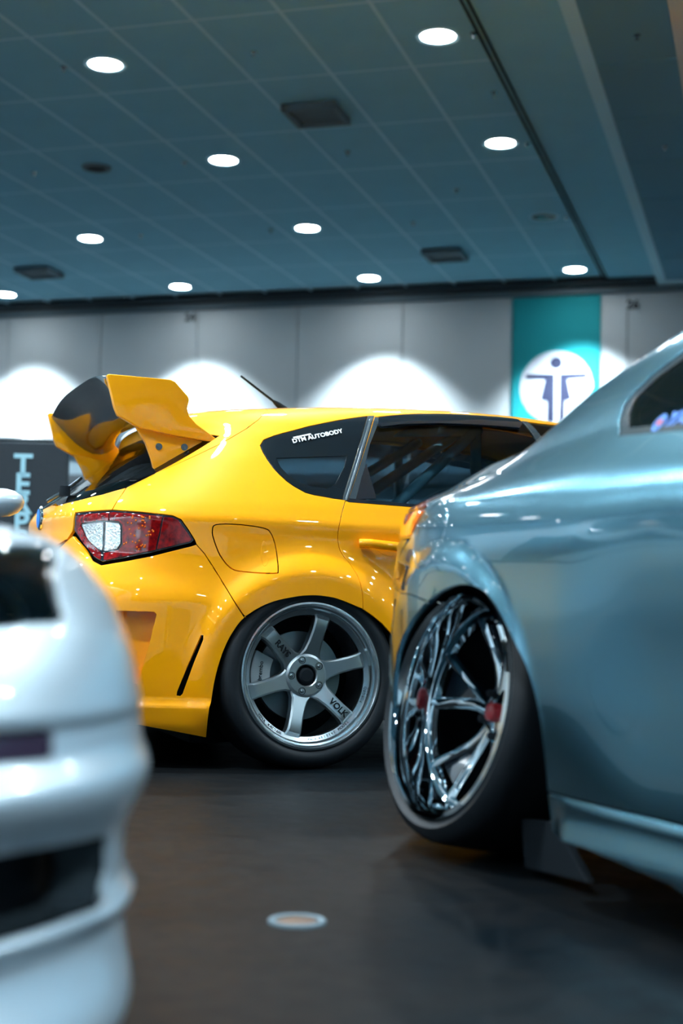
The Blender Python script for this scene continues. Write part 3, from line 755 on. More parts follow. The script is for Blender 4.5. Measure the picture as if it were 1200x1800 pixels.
# dark shell added inside the panels to block light through gaps, up to belt
def core(S, par, s0, s1, z1, off=-.03, z0=.14, ns=90, nz=14, cut=(), nm='inner_shell'):
    ss = np.concatenate([np.linspace(s0, s1, ns)]); ts = np.linspace(np.interp(z0, S.qz, S.qt), np.interp(z1, S.qz, S.qt), nz)
    A = []
    for t in ts:
        q = S.pos(ss, np.full(len(ss), t), off)
        for (uc_, zc_, rr, dep) in cut:
            hit_ = np.where(q[:, 2] > zc_, np.hypot(q[:, 0]-uc_, (q[:, 2]-zc_)) < rr, np.abs(q[:, 0]-uc_) < rr)
            q[hit_, 1] = np.minimum(q[hit_, 1], dep)
        A.append(q)
    b = MB(); n = len(ss)
    ring = []
    for q in A:
        ring.append([L3(x) for x in q]+[(x[0], x[1], x[2]) for x in q[::-1]])
    m_ = 2*n; vs_ = [x for r_ in ring for x in r_]
    fs = [(i*m_+k, i*m_+(k+1) % m_, (i+1)*m_+(k+1) % m_, (i+1)*m_+k) for i in range(len(ring)-1) for k in range(m_)]
    fs += [(k, k+1, m_-2-k, m_-1-k) for k in range(n-1)]
    o_ = (len(ring)-1)*m_; fs += [(o_+k, o_+k+1, o_+m_-2-k, o_+m_-1-k) for k in range(n-1)]
    b.add(vs_, fs); return b.build(nm, 'dark', par)
core(YS, yc, RC, 3.45, .86, off=-.075, cut=((YW_U, .25, .40, .60), (YW_U+2.62, .25, .40, .60)))
MB().box((YW_U, 0, .18), (.66, 1.16, .24)).build('rear_dark_block', 'dark', yc)  # added dark box, covers the lit floor seen through the wheel
MB().box((YW_U+2.62, 0, .18), (.66, 1.10, .24)).build('front_dark_block', 'dark', yc)  # same plain dark box added at the front axle
# door handle
ha = [YS.hit(x, y) for x, y in ((630, 955), (655, 957), (700, 962))]
dh = MB(); 
for i in range(1):
    pts = [L3(ha[0]+np.array([0, .012, 0])), L3(ha[0]+np.array([.03, .030, 0])), L3(ha[1]+np.array([0, .034, 0])), L3(ha[2]+np.array([0, .030, 0])), L3(ha[2]+np.array([.06, .012, 0]))]
    dh.tube(catmull(pts, 5), .016, 12)
dho = dh.build('door_handle', 'yellow', yc, 40)
hc = YS.hit(690, 948); sx = YS.st(hc[None])
panel(YS, 'handle_cup', smo(P([(662, 946), (680, 938), (702, 940), (712, 955), (700, 975), (675, 975), (660, 962)]), 3), 'yellow', yc, h=.012, gap=0, thick=.004, off=.001)
# wing
def up(px, py, v0):
    d = ray(px, py); o = YS.O; t = (v0-(c_pos-o)@YS.v)/(d@YS.v); q = YS.local((c_pos+t*d)[None])[0]; return (q[0], q[2])
ve = .60
upper = [up(x, y, ve+.03) for x, y in ((188, 659), (192, 657), (300, 667), (308, 671), (331, 697), (333, 703), (329, 718), (332, 730), (345, 745), (383, 773), (374, 777), (320, 768), (245, 752), (207, 730), (201, 715))]
lower = [up(x, y, ve+.012) for x, y in ((238, 748), (300, 762), (374, 780), (330, 805), (272, 831), (266, 805), (256, 778))]
wing = empty('rear_wing'); wing.parent = yc
for sg in (1, -1):
    M = Matrix(((1, 0, 0, 0), (0, 0, -sg, 0), (0, 1, 0, 0), (0, 0, 0, 1)))     # (u, z, v) -> object
    ep_ = MB().prism(upper, ve+.002, ve+.030, M).build('wing_endplate', 'yellow', wing, 35, bevel=.008, seg=3)
    MB().prism(lower, ve-.012, ve+.012, M).build('endplate_foot', 'yellow', ep_, 35, bevel=.004)
    for x, y in ((279, 785), (324, 786)):
        q = up(x, y, ve+.012); Mb = basis((q[0], -sg*(ve+.012), q[1]), Vector((1, 0, 0)), Vector((0, 0, sg)), Vector((0, -sg, 0)))
        MB().lathe([(.0005, .006), (.006, .006), (.0065, .003), (.012, .003), (.0125, 0)], 16, Mb).build('bolt', 'steel', ep_, 40)
blade = MB(); sec = []
for k in range(24):
    a_ = 2*pi*k/24; x = .5*(1-cos(a_)); th = .5*sin(a_)*(.30*x**.5*(1-x)+.04) ; sec.append((x, th))
rows = []
for i in range(25):
    v_ = -ve+2*ve*i/24; ar = 1-(abs(v_)/ve)**3.5
    r_ = []
    for x, th in sec:
        u_ = -.685+.29*(1-x); z_ = 1.255+.055*ar+th*(.55 if th > 0 else 1.15)+.10*(x-.2)
        r_.append((u_, -v_, z_))
    rows.append(r_)
n = len(sec); blade.add([p_ for r_ in rows for p_ in r_], [(i*n+k, i*n+(k+1) % n, (i+1)*n+(k+1) % n, (i+1)*n+k) for i in range(24) for k in range(n)])
blade.build('wing_blade', 'blk_gloss', wing, 60)
# antenna
d = ray(488, 711); 
p0 = np.array([.02, 0, 1.345]); t_ = ((p0[1])-(c_pos-YS.O)@YS.v)/(d@YS.v); p0 = YS.local((c_pos+t_*d)[None])[0]
d = ray(423, 661); t_ = -((c_pos-YS.O)@YS.v)/(d@YS.v); p1 = YS.local((c_pos+t_*d)[None])[0]
MB().tube([L3(p0-(p1-p0)*.25), L3(p0), L3(p0+(p1-p0)*.12)], [.016, .012, .006], 10).build('antenna_base', 'dark', yc, 40)
MB().tube([L3(p0), L3(p1)], [.0055, .0045], 8).build('antenna', 'dark', yc, 40)
# quarter-window sticker
sp = YS.hit(557, 768); s_, t_ = YS.st(sp[None]); n_ = YS.normal(s_, t_)[0]
pa = YS.hit(512, 778); pb = YS.hit(597, 760); xd = Vector(L3(pb))-Vector(L3(pa)); ln = xd.length; xd.normalize(); zd = Vector(L3(n_)).normalized(); yd = zd.cross(xd).normalized(); zd = xd.cross(yd)
M = basis(Vector(L3(sp+n_*.004)), xd, yd, zd)
stk = text_obj('window_sticker', 'DTM AUTOBODY', ln*.128, 'sticker', yc, M, .0006, shear=.2, bold=.0007, spacing=1.02)
MB().box((0, 0, 0), (ln*.36, .006, .001), M @ Matrix.Translation((-ln*.27, .016, 0))).build('sticker_bar', 'sticker', yc)
# roll cage
def pv(px, py, v0):
    q = up(px, py, v0); return (q[0], -v0, q[1])
for a_, b_, r_ in (((836, 757, .30), (690, 893, .55), .022), ((806, 762, -.1), (640, 872, .2), .022), ((735, 778, -.45), (640, 835, -.2), .022), ((700, 790, -.5), (700, 890, -.5), .02), ((836, 757, .30), (836, 900, .35), .022), ((690, 760, -.5), (840, 757, .30), .022)):
    MB().tube([pv(*a_), pv(*b_)], r_, 12).build('roll_cage_tube', 'tube', yc, 40)
# seat shells so the cabin is not empty
for v_ in (.36, -.36):
    st_ = MB()
    st_.box((1.30, -v_, .80), (.14, .46, .62), Matrix.Translation((1.30, 0, .8)) @ Matrix.Rotation(-.25, 4, 'Y') @ Matrix.Translation((-1.30, 0, -.8)))
    st_.build('seat_back', 'dark', yc, 40, bevel=.05, seg=3)
# --- wheels
def wheel_frame(par, u, v, z, camber, name, side=1):
    w_ = empty(name); w_.parent = par
    # local: x along car, y up in the wheel plane, z outwards
    o_ = Vector((sin(camber)*side*0, 0, 0))
    zax = Vector((0, -cos(camber)*side, sin(camber))); xax = Vector((side, 0, 0)); yax = zax.cross(xax)
    w_.matrix_local = basis((u, -v*side, z), xax, yax, zax)
    return w_
def arc_pts(r, a0, a1, n): return [(r*cos(a0+(a1-a0)*k/n), r*sin(a0+(a1-a0)*k/n)) for k in range(n+1)]
def tyre(par, R, ro, wd):
    MB().lathe([(R-.004, -.004), (R+.006, .008), (R+.020, .016), (ro-.028, .014), (ro-.010, .004), (ro-.001, -.018), (ro, -.04), (ro, -wd+.03), (ro-.006, -wd+.012), (ro-.03, -wd), (R+.01, -wd), (R-.004, -wd+.01)], 96).build('tyre', 'tyre', par, 50)
def six_spoke(par, R=.254, ro=.318, wd=.27, a0=radians(15), deco=True):
    tyre(par, R, ro, wd)
    rim = MB(); rim.lathe([(R, -.010), (R+.002, .002), (R-.002, .010), (R-.008, .011), (R-.012, .006), (R-.016, -.004), (R-.022, -.006), (R-.026, -.012), (R-.028, -.030), (R-.044, -.036), (R-.046, -.050), (R-.030, -.09), (R-.030, -wd+.02), (R-.004, -wd+.004), (R, -wd+.01)], 96)
    ro_ = rim.build('rim_barrel', 'lip', par, 30)
    MB().lathe([(R-.046, -.052), (R-.031, -.09), (R-.031, -wd+.03)], 64).build('barrel_inside', 'gunmetal', ro_, 30)
    for k in range(6):
        a = a0+k*pi/3; sp_ = MB()
        # spoke section stations: (radius, half width, face height, depth)
        sts = [(.060, .044, -.052, .04), (.085, .030, -.046, .04), (.12, .0255, -.036, .04), (.16, .0245, -.027, .042), (.188, .0255, -.021, .045), (.200, .027, -.022, .045), (.214, .030, -.034, .03), (.224, .033, -.040, .02)]
        rg = []
        for r_, hw, fz, dp in sts:
            rg.append([(r_, -hw, fz-dp), (r_, -hw, fz-.006), (r_, -hw+.006, fz), (r_, 0, fz+.0), (r_, hw-.006, fz), (r_, hw, fz-.006), (r_, hw, fz-dp)])
        m_ = 7; vs_ = [p_ for r_ in rg for p_ in r_]; fs = [(i*m_+j, i*m_+(j+1) % m_, (i+1)*m_+(j+1) % m_, (i+1)*m_+j) for i in range(len(rg)-1) for j in range(m_)]
        fs += [tuple(range(m_))[::-1], tuple((len(rg)-1)*m_+j for j in range(m_))]
        Mr = Matrix.Rotation(a, 4, 'Z'); sp_.add([Mr @ Vector(p_) for p_ in vs_], fs)
        so = sp_.build('spoke', 'gunmetal', par, 35)
        if deco and k in (2, 5):
            if k == 2: T_ = Mr @ Matrix.Translation((.130, 0, -.0315)) @ Matrix.Rotation(pi, 4, 'Z') @ Matrix.Rotation(radians(8), 4, 'Y') ; text_obj('spoke_lettering', 'RAYS', .030, 'dark', so, T_, .001, bold=.0008)
            else: T_ = Mr @ Matrix.Translation((.157, 0, -.0250)) @ Matrix.Rotation(radians(-8), 4, 'Y'); text_obj('spoke_lettering', 'VOLK', .030, 'dark', so, T_, .001, bold=.0008)
    hub = MB(); hub.lathe([(.036, -.10), (.036, -.046), (.040, -.042), (.066, -.042), (.074, -.047), (.076, -.060), (.076, -.10)], 48)
    hub.build('hub', 'gunmetal', par, 30)
    MB().lathe([(.0005, -.040), (.020, -.040), (.026, -.044), (.030, -.06), (.037, -.062)], 32).build('hub_cap', 'dark', par, 30)
    for k in range(5):
        a = radians(72*k+180+0); Mn = Matrix.Translation((.056*cos(a), .056*sin(a), -.0405))
        no_ = MB().lathe([(.0115, 0), (.0115, -.0)], 16, Mn)
        nu = MB(); nu.lathe([(.013, .0005), (.0115, .001), (.0115, -.006), (.0005, -.006)], 18, Mn); o2 = nu.build('lug_seat', 'dark', par, 30)
        MB().lathe([(.0005, .006), (.004, .006), (.0075, .004), (.008, -.006)], 6, Mn).build('lug_nut', 'steel', par, 30)
    MB().lathe([(.06, -.130), (.155, -.130), (.155, -.155), (.06, -.155)], 64, closed=True).build('brake_disc', 'steel', par, 30)
    # caliper on the rear-left of the wheel
    ca = arc_pts(.19, radians(152), radians(196), 10)+arc_pts(.118, radians(196), radians(152), 10)
    co = MB().prism(ca, -.135, -.085).build('brake_caliper', 'caliper', par, 35, bevel=.008)
    if deco:
        Tm = Matrix.Translation((.155*cos(radians(174)), .155*sin(radians(174)), -.0835)) @ Matrix.Rotation(radians(84), 4, 'Z')
        text_obj('caliper_lettering', 'brembo', .021, 'dark', co, Tm, .0008)
    tn = [MB() for _ in range(1)]
    # rim lettering along the lip
    if deco:
        for body, ac in (('FORGED', -18), ('PROGRESSIVE MODEL', -68), ('VOLK RACING', -130)):
            n_ = len(body); 
            for i, ch in enumerate(body):
                if ch == ' ': continue
                a = radians(ac+(i-(n_-1)/2)*2.6); Tm = Matrix.Rotation(a, 4, 'Z') @ Matrix.Translation((R-.0355, 0, -.0322)) @ Matrix.Rotation(pi/2, 4, 'Z') @ Matrix.Rotation(radians(-20), 4, 'X')
                text_obj('rim_lettering', ch, .013, 'dark', ro_, Tm, .0006)
wf = wheel_frame(yc, YW_U, .925, YW_Z, radians(3.0), 'rear_wheel'); six_spoke(wf)
wf2 = wheel_frame(yc, YW_U+2.62, .915, YW_Z, radians(2.5), 'front_wheel'); six_spoke(wf2, deco=False)
wf3 = wheel_frame(yc, YW_U, .925, YW_Z, radians(3.0), 'rear_wheel', -1); six_spoke(wf3, deco=False)
wf4 = wheel_frame(yc, YW_U+2.62, .915, YW_Z, radians(2.5), 'front_wheel', -1); six_spoke(wf4, deco=False)
# ================================================================== silver coupe
SW_U, SW_Z = -.05, .325
def s_disp(u, z, phi, R):
    r = np.hypot(u-SW_U, (z-SW_Z)); r2 = np.hypot(u-(SW_U+2.85), z-SW_Z)
    d = .020*(1-sstep(r, .34, .41))
    d = np.maximum(d, .045*(1-sstep(r2, .34, .54)))
    d = d+(.012*(1-sstep(z, .195, .21))+.024*(1-sstep(z, .09, .19)))*sstep(u, .36, .44)*(1-sstep(u, 2.3, 2.4))
    d = d-.035*g(z, .46, .22)*sstep(u, .40, .70)*(1-sstep(u, 2.0, 2.4))
    d = d-R*.55*sstep(u, 2.9, 3.75)**2
    return d
s_prof = [(.085, .850), (.12, .868), (.20, .878), (.40, .898), (.58, .905), (.70, .904), (.77, .895), (.82, .874), (.86, .846), (.90, .812), (.955, .765), (1.05, .705), (1.15, .64), (1.20, .585), (1.24, .50), (1.265, .36), (1.28, .0)]
s_rear = [(.085, -.78), (.12, -.82), (.25, -.87), (.50, -.89), (.70, -.87), (.80, -.85), (.88, -.82), (1.0, -.79), (1.28, -.72)]
s_roof = [(-1.2, .965), (-.6, .988), (-.42, .992), (-.25, .992), (-.12, 1.008), (-.014, 1.06), (.14, 1.155), (.44, 1.255), (.8, 1.30), (1.2, 1.315), (1.6, 1.29), (2.0, 1.15), (2.35, .98), (2.8, .93), (3.8, .86)]
SS = Surf(tuple(on_z(788, 1526, 0)[:2]), .90, radians(-65), s_prof, s_rear, .04, 2.42, roof=s_roof, belt=.82, disp=s_disp, uend=4.0)
P = SS.px; UZ = SS.uz
sc = car_root('silver_coupe', SS); tag(sc, 'glossy silver-blue coupe with deep chrome wheel at the right of the picture', 'car')
RC = -pi/2*SS.k+1e-4; Tz = lambda z: float(np.interp(z, SS.qz, SS.qt)); top_t = SS.T-.002
arch_bk = UZ([(-.395, .13), (-.385, .22), (-.355, .33)])+P([(697, 1150), (708, 1118), (728, 1084), (752, 1057)])
arch_fr = smoo(P([(752, 1057), (778, 1038), (805, 1029), (832, 1031), (858, 1048), (882, 1086), (909, 1141), (929, 1185), (946, 1251), (956, 1330), (962, 1392)]), 4)
s_glass = P([(1086, 766), (1087, 738), (1097, 709), (1115, 688), (1150, 655), (1198, 619)])+UZ([(.62, 1.165), (.84, 1.205), (.86, .905)])
s_dglass = UZ([(.88, .905), (.86, 1.208), (1.2, 1.225), (1.55, 1.19), (1.95, 1.04), (2.2, .925), (2.0, .905)])
s_fuel = smo(P([(778, 881), (785, 896), (784, 921), (776, 948), (763, 972), (749, 991), (739, 998), (731, 993), (727, 972), (731, 945), (741, 916), (757, 893), (770, 883)]), 3)
sl_top = UZ([(1.0, .21)])[0]
tl_px = P([(766, 866), (750, 890), (735, 917), (721, 946)])
sA = tl_px[0][0]
quarter = arch_fr+P([(1080, 1421), (1195, 1449)])+[sl_top]+UZ([(1.0, .40), (1.0, .60), (1.0, .80), (.98, .895), (.86, .897)])
quarter += [(s_glass[-1][0], s_glass[-1][1]-.006)]
q2 = list(arch_fr)+P([(1080, 1421), (1195, 1449)])+[sl_top]+UZ([(1.0, .40), (1.0, .60), (1.0, .80), (.98, .90)])+[(1.5, Tz(.90))]
# quarter panel runs from the arch to the roof; the window is cut out of it
qp = arch_fr+P([(1080, 1421), (1195, 1449)])+[sl_top]+UZ([(1.0, .40), (1.0, .60), (1.0, .80), (.98, .893), (.875, .898), (.85, 1.214), (1.2, 1.24), (1.6, 1.20), (2.0, 1.05), (2.25, .94)])
qp += [(2.26, top_t), (.55, top_t), (.50, Tz(1.225)), (.12, Tz(1.20)), (-.02, Tz(1.19)), (-.06, top_t), (-.45, top_t), (-.75, Tz(1.0)), (-.72, Tz(.905))]
qp += tl_px+P([(703, 975), (690, 1034), (720, 1045)])
panel(SS, 'quarter_panel', qp, 'silver', sc, holes=[s_glass, s_fuel], h=.016)
panel(SS, 'quarter_panel', qp, 'silver', sc, holes=[s_glass], h=.05, mirror=True)
panel(SS, 'rear_window', [(.55, top_t), (.50, Tz(1.225)), (.12, Tz(1.20)), (-.02, Tz(1.19)), (-.06, top_t)], 'glass_dark', sc, h=.04, thick=.005, both=True)
panel(SS, 'trunk_lid', [(-.45, top_t), (-.75, Tz(1.0)), (-.72, Tz(.905)), (-1.0, Tz(.90)), (RC, Tz(.90)), (RC, top_t)], 'silver', sc, h=.04, both=True)
panel(SS, 'quarter_window', s_glass, 'glass_dark', sc, h=.03, thick=.006, gap=.004, off=-.008)
panel(SS, 'quarter_window', s_glass, 'glass_dark', sc, h=.05, thick=.006, gap=.004, off=-.008, mirror=True)
gi = [tuple(q) for q in offset_poly(np.array(s_glass), .022)]
panel(SS, 'window_seal', s_glass, 'trim', sc, holes=[gi], h=.03, gap=.001, thick=.01, off=-.004)
panel(SS, 'door_glass', s_dglass, 'glass_dark', sc, h=.05, thick=.006, gap=.004, off=-.008)
panel(SS, 'door_glass', s_dglass, 'glass_dark', sc, h=.05, thick=.006, gap=.004, off=-.008, mirror=True)
panel(SS, 'windscreen', [(2.26, top_t), (2.25, Tz(1.0)), (2.30, Tz(.92)), (2.45, Tz(.9)), (2.45, top_t)], 'glass_dark', sc, h=.05, both=True)
fo = panel(SS, 'fuel_door', s_fuel, 'silver', sc, h=.012, gap=.003)
# chrome-bright rim of the fuel door
fr_p = [SS.pos(s_, t_, -.001) for s_, t_ in offset_poly(np.array(s_fuel), -.001)]
MB().tube([L3(q) for q in fr_p], .0016, 6, closed=True).build('fuel_door_edge', 'chrome', fo, 60)
# tail lamp: red above, amber below, wraps round the corner
tlo = tl_px+[(-.80, Tz(.735)), (-1.02, Tz(.75)), (-1.02, Tz(.86)), (-.80, Tz(.90))]
tlm = panel(SS, 'tail_lamp', tlo, 'blk_gloss', sc, h=.014, gap=.002, off=-.003)
a_, b_, c_, d_ = tl_px
lerp = lambda p, q, f: (p[0]+(q[0]-p[0])*f, p[1]+(q[1]-p[1])*f)
panel(SS, 'red_lens', [lerp(a_, b_, .1), lerp(b_, c_, .1), (-.80, Tz(.815)), (-1.0, Tz(.81)), (-1.0, Tz(.855)), (-.79, Tz(.893))], MT['red_lens'], tlm, h=.014, gap=.004, off=.001, thick=.006)
panel(SS, 'amber_lens', [lerp(b_, c_, .15), lerp(c_, d_, .9), (-.79, Tz(.742)), (-1.0, Tz(.755)), (-1.0, Tz(.805)), (-.80, Tz(.81))], MT['amber'], tlm, h=.014, gap=.004, off=.001, thick=.006)
panel(SS, 'tail_lamp', tlo, 'red_lens', sc, h=.05, gap=.002, off=-.003, mirror=True)
# rear bumper
bp = P([(752, 1057), (720, 1045), (690, 1034), (703, 975), (716, 948)])+[(-.80, Tz(.73)), (-1.05, Tz(.745)), (RC, Tz(.745)), (RC, Tz(.12)), (-.6, Tz(.12))]+arch_bk
mk = P([(699, 985), (716, 993), (709, 1039), (690, 1032)])
bo = panel(SS, 'rear_bumper', bp, 'silver', sc, h=.018, both=True)
panel(SS, 'side_marker', P([(700, 986), (716, 994), (709, 1037), (692, 1031)]), 'glass_clear', bo, h=.012, gap=0, thick=.004, off=.004)
pl = [(RC, Tz(.895)), (-1.03, Tz(.895)), (-1.03, Tz(.75)), (RC, Tz(.75))]
panel(SS, 'trunk_face', pl, 'silver', sc, h=.05, both=True)
# skirt, door, front
sk = P([(962, 1394), (1080, 1423), (1195, 1451)])+[(1.0, sl_top[1]-.002)]+UZ([(2.3, .20), (2.3, .09), (1.2, .088), (.82, .09)])+P([(1180, 1556), (1100, 1523), (1030, 1493), (985, 1479), (970, 1460)])
panel(SS, 'side_skirt', sk, 'silver', sc, h=.016, gap=.002)
panel(SS, 'side_skirt', sk, 'silver', sc, h=.05, mirror=True)
sd = UZ([(1.0, .212), (2.32, .205), (2.36, .5), (2.30, .85), (2.22, .90), (2.0, .895), (.98, .893), (1.0, .80), (1.0, .6), (1.0, .4)])
panel(SS, 'door', sd, 'silver', sc, h=.04); panel(SS, 'door', sd, 'silver', sc, h=.06, mirror=True)
sf = UZ([(2.22, .90), (2.30, .85), (2.36, .5), (2.32, .205), (2.32, .12), (2.42, .12), (2.44, .3), (2.52, .5), (2.66, .62), (2.8, .64), (2.96, .61), (3.1, .5), (3.18, .3), (3.2, .12), (3.7, .12), (3.8, .4), (3.75, .68), (3.2, .82), (2.5, .90)])
panel(SS, 'front_fender', sf, 'silver', sc, h=.05); panel(SS, 'front_fender', sf, 'silver', sc, h=.06, mirror=True)
hd = UZ([(2.22, .90), (2.5, .90), (3.2, .82), (3.75, .68)])+[(3.75, top_t), (2.46, top_t), (2.46, Tz(.92))]
panel(SS, 'hood', hd, 'silver', sc, h=.06, both=True)
core(SS, sc, RC, 3.6, .80, off=-.075, z0=.13, cut=((SW_U, .26, .43, .52), (SW_U+2.85, .26, .43, .52)))
# window sticker
sp = SS.hit(1178, 735); s_, t_ = SS.st(sp[None]); n_ = SS.normal(s_, t_)[0]
pa = SS.hit(1148, 742); pb = SS.hit(1198, 733); xd = (Vector(L3(pb))-Vector(L3(pa))); ln = xd.length; xd.normalize(); zd = Vector(L3(n_)).normalized(); yd = zd.cross(xd).normalized(); zd = xd.cross(yd)
M = basis(Vector(L3(pa-n_*.003)), xd, yd, zd)
text_obj('window_sticker', 'YABU', .050, 'blue_sticker', sc, M @ Matrix.Translation((.098, .002, 0)), .0006, shear=.3, bold=.002)
MB().lathe([(.010, 0), (.020, 0), (.020, .001), (.010, .001)], 24, M @ Matrix.Translation((.018, -.002, 0)) @ Matrix.Diagonal((.8, 1.15, 1, 1)), closed=True).build('sticker_ring', 'blue_sticker', sc)
MB().lathe([(.0005, 0), (.008, 0), (.008, .001), (.0005, .001)], 20, M @ Matrix.Translation((.018, 0, 0))).build('sticker_dot', 'amber', sc)
# wheels
def chrome_wheel(par, R=.267, ro=.318, wd=.29, deco=True, a0=radians(20)):
    tyre(par, R, ro, wd)
    rb = MB().lathe([(R, -.010), (R+.002, .004), (R-.001, .013), (R-.013, .014), (R-.017, .006), (R-.021, -.004), (R-.026, -.030), (R-.030, -.075), (R-.036, -.080), (R-.046, -.082), (R-.050, -.095), (R-.030, -.13), (R-.030, -wd+.02), (R-.004, -wd+.004), (R, -wd+.01)], 96).build('rim_barrel', 'chrome', par, 30)
    hz = -.125
    for k in range(5):
        a = a0+k*2*pi/5; Mr = Matrix.Rotation(a, 4, 'Z')
        for sg in (-1, 1):
            sts = [(.045, sg*.004, .020, hz, .05), (.08, sg*.010, .016, hz+.002, .045), (.115, sg*.020, .014, hz+.008, .04), (.15, sg*.034, .014, hz+.020, .036), (.185, sg*.050, .015, hz+.034, .034), (.212, sg*.060, .017, hz+.044, .03), (.226, sg*.064, .020, hz+.046, .022)]
            rg = []
            for r_, y0, hw, fz, dp in sts: rg.append([(r_, y0-hw, fz-dp), (r_, y0-hw, fz-.006), (r_, y0-hw*.45, fz), (r_, y0+hw*.45, fz), (r_, y0+hw, fz-.006), (r_, y0+hw, fz-dp)])
            m_ = 6; vs_ = [p_ for q in rg for p_ in q]; fs = [(i*m_+j, i*m_+(j+1) % m_, (i+1)*m_+(j+1) % m_, (i+1)*m_+j) for i in range(len(rg)-1) for j in range(m_)]
            fs += [tuple(range(m_))[::-1], tuple((len(rg)-1)*m_+j for j in range(m_))]
            MB().add([Mr @ Vector(p_) for p_ in vs_], fs).build('spoke', 'chrome', par, 40)
        # web plate between the prongs
        MB().add([Mr @ Vector(p_) for p_ in ((.10, -.012, hz-.012), (.10, .012, hz-.012), (.205, .050, hz+.022), (.205, -.050, hz+.022), (.10, -.012, hz-.03), (.10, .012, hz-.03), (.205, .050, hz+.0), (.205, -.050, hz+.0))], [(0, 1, 2, 3), (7, 6, 5, 4), (0, 4, 5, 1), (2, 6, 7, 3), (1, 5, 6, 2), (0, 3, 7, 4)]).build('spoke_web', 'blk_gloss', par)
        an = a+pi/5; Mn = Matrix.Translation((.055*cos(an), .055*sin(an), hz-.002))
        MB().lathe([(.0005, .012), (.006, .012), (.009, .008), (.009, -.01)], 12, Mn).build('lug_nut', 'dark', par, 30)
    MB().lathe([(.0005, hz-.004), (.05, hz-.004), (.07, hz-.012), (.075, hz-.06)], 40).build('hub', 'chrome', par, 30)
    MB().lathe([(.0005, hz+.022), (.012, hz+.021), (.020, hz+.017), (.023, hz+.008), (.023, hz-.01)], 32).build('centre_cap', 'redcap', par, 40)
    MB().lathe([(.06, -.205), (.165, -.205), (.165, -.225), (.06, -.225)], 64, closed=True).build('brake_disc', 'steel', par, 30)
    ca = arc_pts(.20, radians(60), radians(115), 10)+arc_pts(.125, radians(115), radians(60), 10)
    MB().prism(ca, -.225, -.19).build('brake_caliper', 'redcap', par, 35, bevel=.008)
def lv(S, px, py, v0):
    d = ray(px, py); t = (v0-(c_pos-S.O)@S.v)/(d@S.v); return S.local((c_pos+t*d)[None])[0]
wc = lv(SS, 790, 1237, .838)
cw = wheel_frame(sc, wc[0], wc[1], wc[2], radians(10.5), 'rear_wheel'); chrome_wheel(cw)
for u_, sd_ in ((wc[0], -1), (wc[0]+2.85, 1), (wc[0]+2.85, -1)):
    chrome_wheel(wheel_frame(sc, u_, .838, wc[2], radians(8), 'rear_wheel' if sd_ == -1 and u_ < 1 else 'front_wheel', sd_))
# splash guard in front of the wheel
sg_ = [(lambda q: (q[0], q[2]))(lv(SS, x, y, .80)) for x, y in ((905, 1440), (962, 1446), (1022, 1554), (910, 1526))]
MB().prism(sg_, .765, .785, Matrix(((1, 0, 0, 0), (0, 0, -1, 0), (0, 1, 0, 0), (0, 0, 0, 1)))).build('splash_guard', 'dark', sc, bevel=.004)
# ================================================================== white car nose
WPOS = (-.298, 1.97)

def w_disp(u, z, phi, R):
    k = .12+.88*np.sin(phi)
    d = .012*sstep(z, .447, .455)
    d = d+.034*(1-sstep(z, .388, .422))
    d = d-.090*(1-sstep(z, .29, .386))
    d = d+.060*(1-sstep(z, .232, .250))
    d = d-.035*(1-sstep(z, .200, .232))+.075*(1-sstep(z, .10, .205))
    d = d*k
    r = np.hypot(u-.25, z-.31)
    d = d+.03*(1-sstep(r, .34, .50))*sstep(u, -.1, .15)
    return d-R*.30*sstep(u, 3.0, 3.9)**2
w_prof = [(.07, .80), (.10, .812), (.25, .825), (.40, .828), (.44, .826), (.49, .818), (.55, .804), (.60, .783), (.64, .756), (.665, .730), (.685, .690), (.70, .60), (.71, .40), (.716, 0)]
w_rear = [(.07, -.56), (.10, -.57), (.25, -.60), (.38, -.61), (.44, -.60), (.50, -.57), (.56, -.535), (.60, -.51), (.64, -.48), (.66, -.46), (.68, -.42), (.716, -.30)]
w_roof = [(-1, .690), (-.5, .693), (.0, .700), (.6, .720), (.9, .75), (1.0, .80), (1.7, 1.16), (2.1, 1.20), (2.6, 1.16), (3.2, .93), (4.0, .90)]
WS = Surf(WPOS, .82, radians(110), w_prof, w_rear, .0, 2.5, roof=w_roof, belt=.52, disp=w_disp)
P = WS.px; UZ = WS.uz
wc_ = car_root('white_car', WS); tag(wc_, 'blurred white car nose with sunken headlamp at the left edge of the picture', 'car')
RC = -pi/2*WS.k+1e-4; Tz = lambda z: float(np.interp(z, WS.qz, WS.qt)); top_t = WS.T-.002
lamp = P([(-70, 958), (0, 953), (60, 954), (94, 957), (98, 1005), (106, 1050), (117, 1084), (108, 1093), (60, 1096), (0, 1103), (-70, 1112)])
seam = Tz(.451)
hoodline = Tz(.672)
nose = [(RC, seam), (.02, seam), (.05, Tz(.50)), (.16, Tz(.595)), (.30, Tz(.625)), (.46, Tz(.60)), (.58, Tz(.50)), (.64, Tz(.30)), (.65, Tz(.10)), (1.05, Tz(.10)), (1.07, Tz(.45)), (1.05, Tz(.585)), (.92, Tz(.672)), (.4, hoodline), (0, hoodline), (-.25, hoodline), (-.55, hoodline), (RC, hoodline)]
panel(WS, 'nose_panel', nose, 'white', wc_, holes=[lamp], h=.018, both=True)
hd = [(RC, hoodline), (-.55, hoodline), (-.25, hoodline), (0, hoodline), (.4, hoodline), (.92, hoodline), (.92, top_t), (RC, top_t)]
panel(WS, 'hood', hd, 'white', wc_, h=.02, both=True, gap=.003)
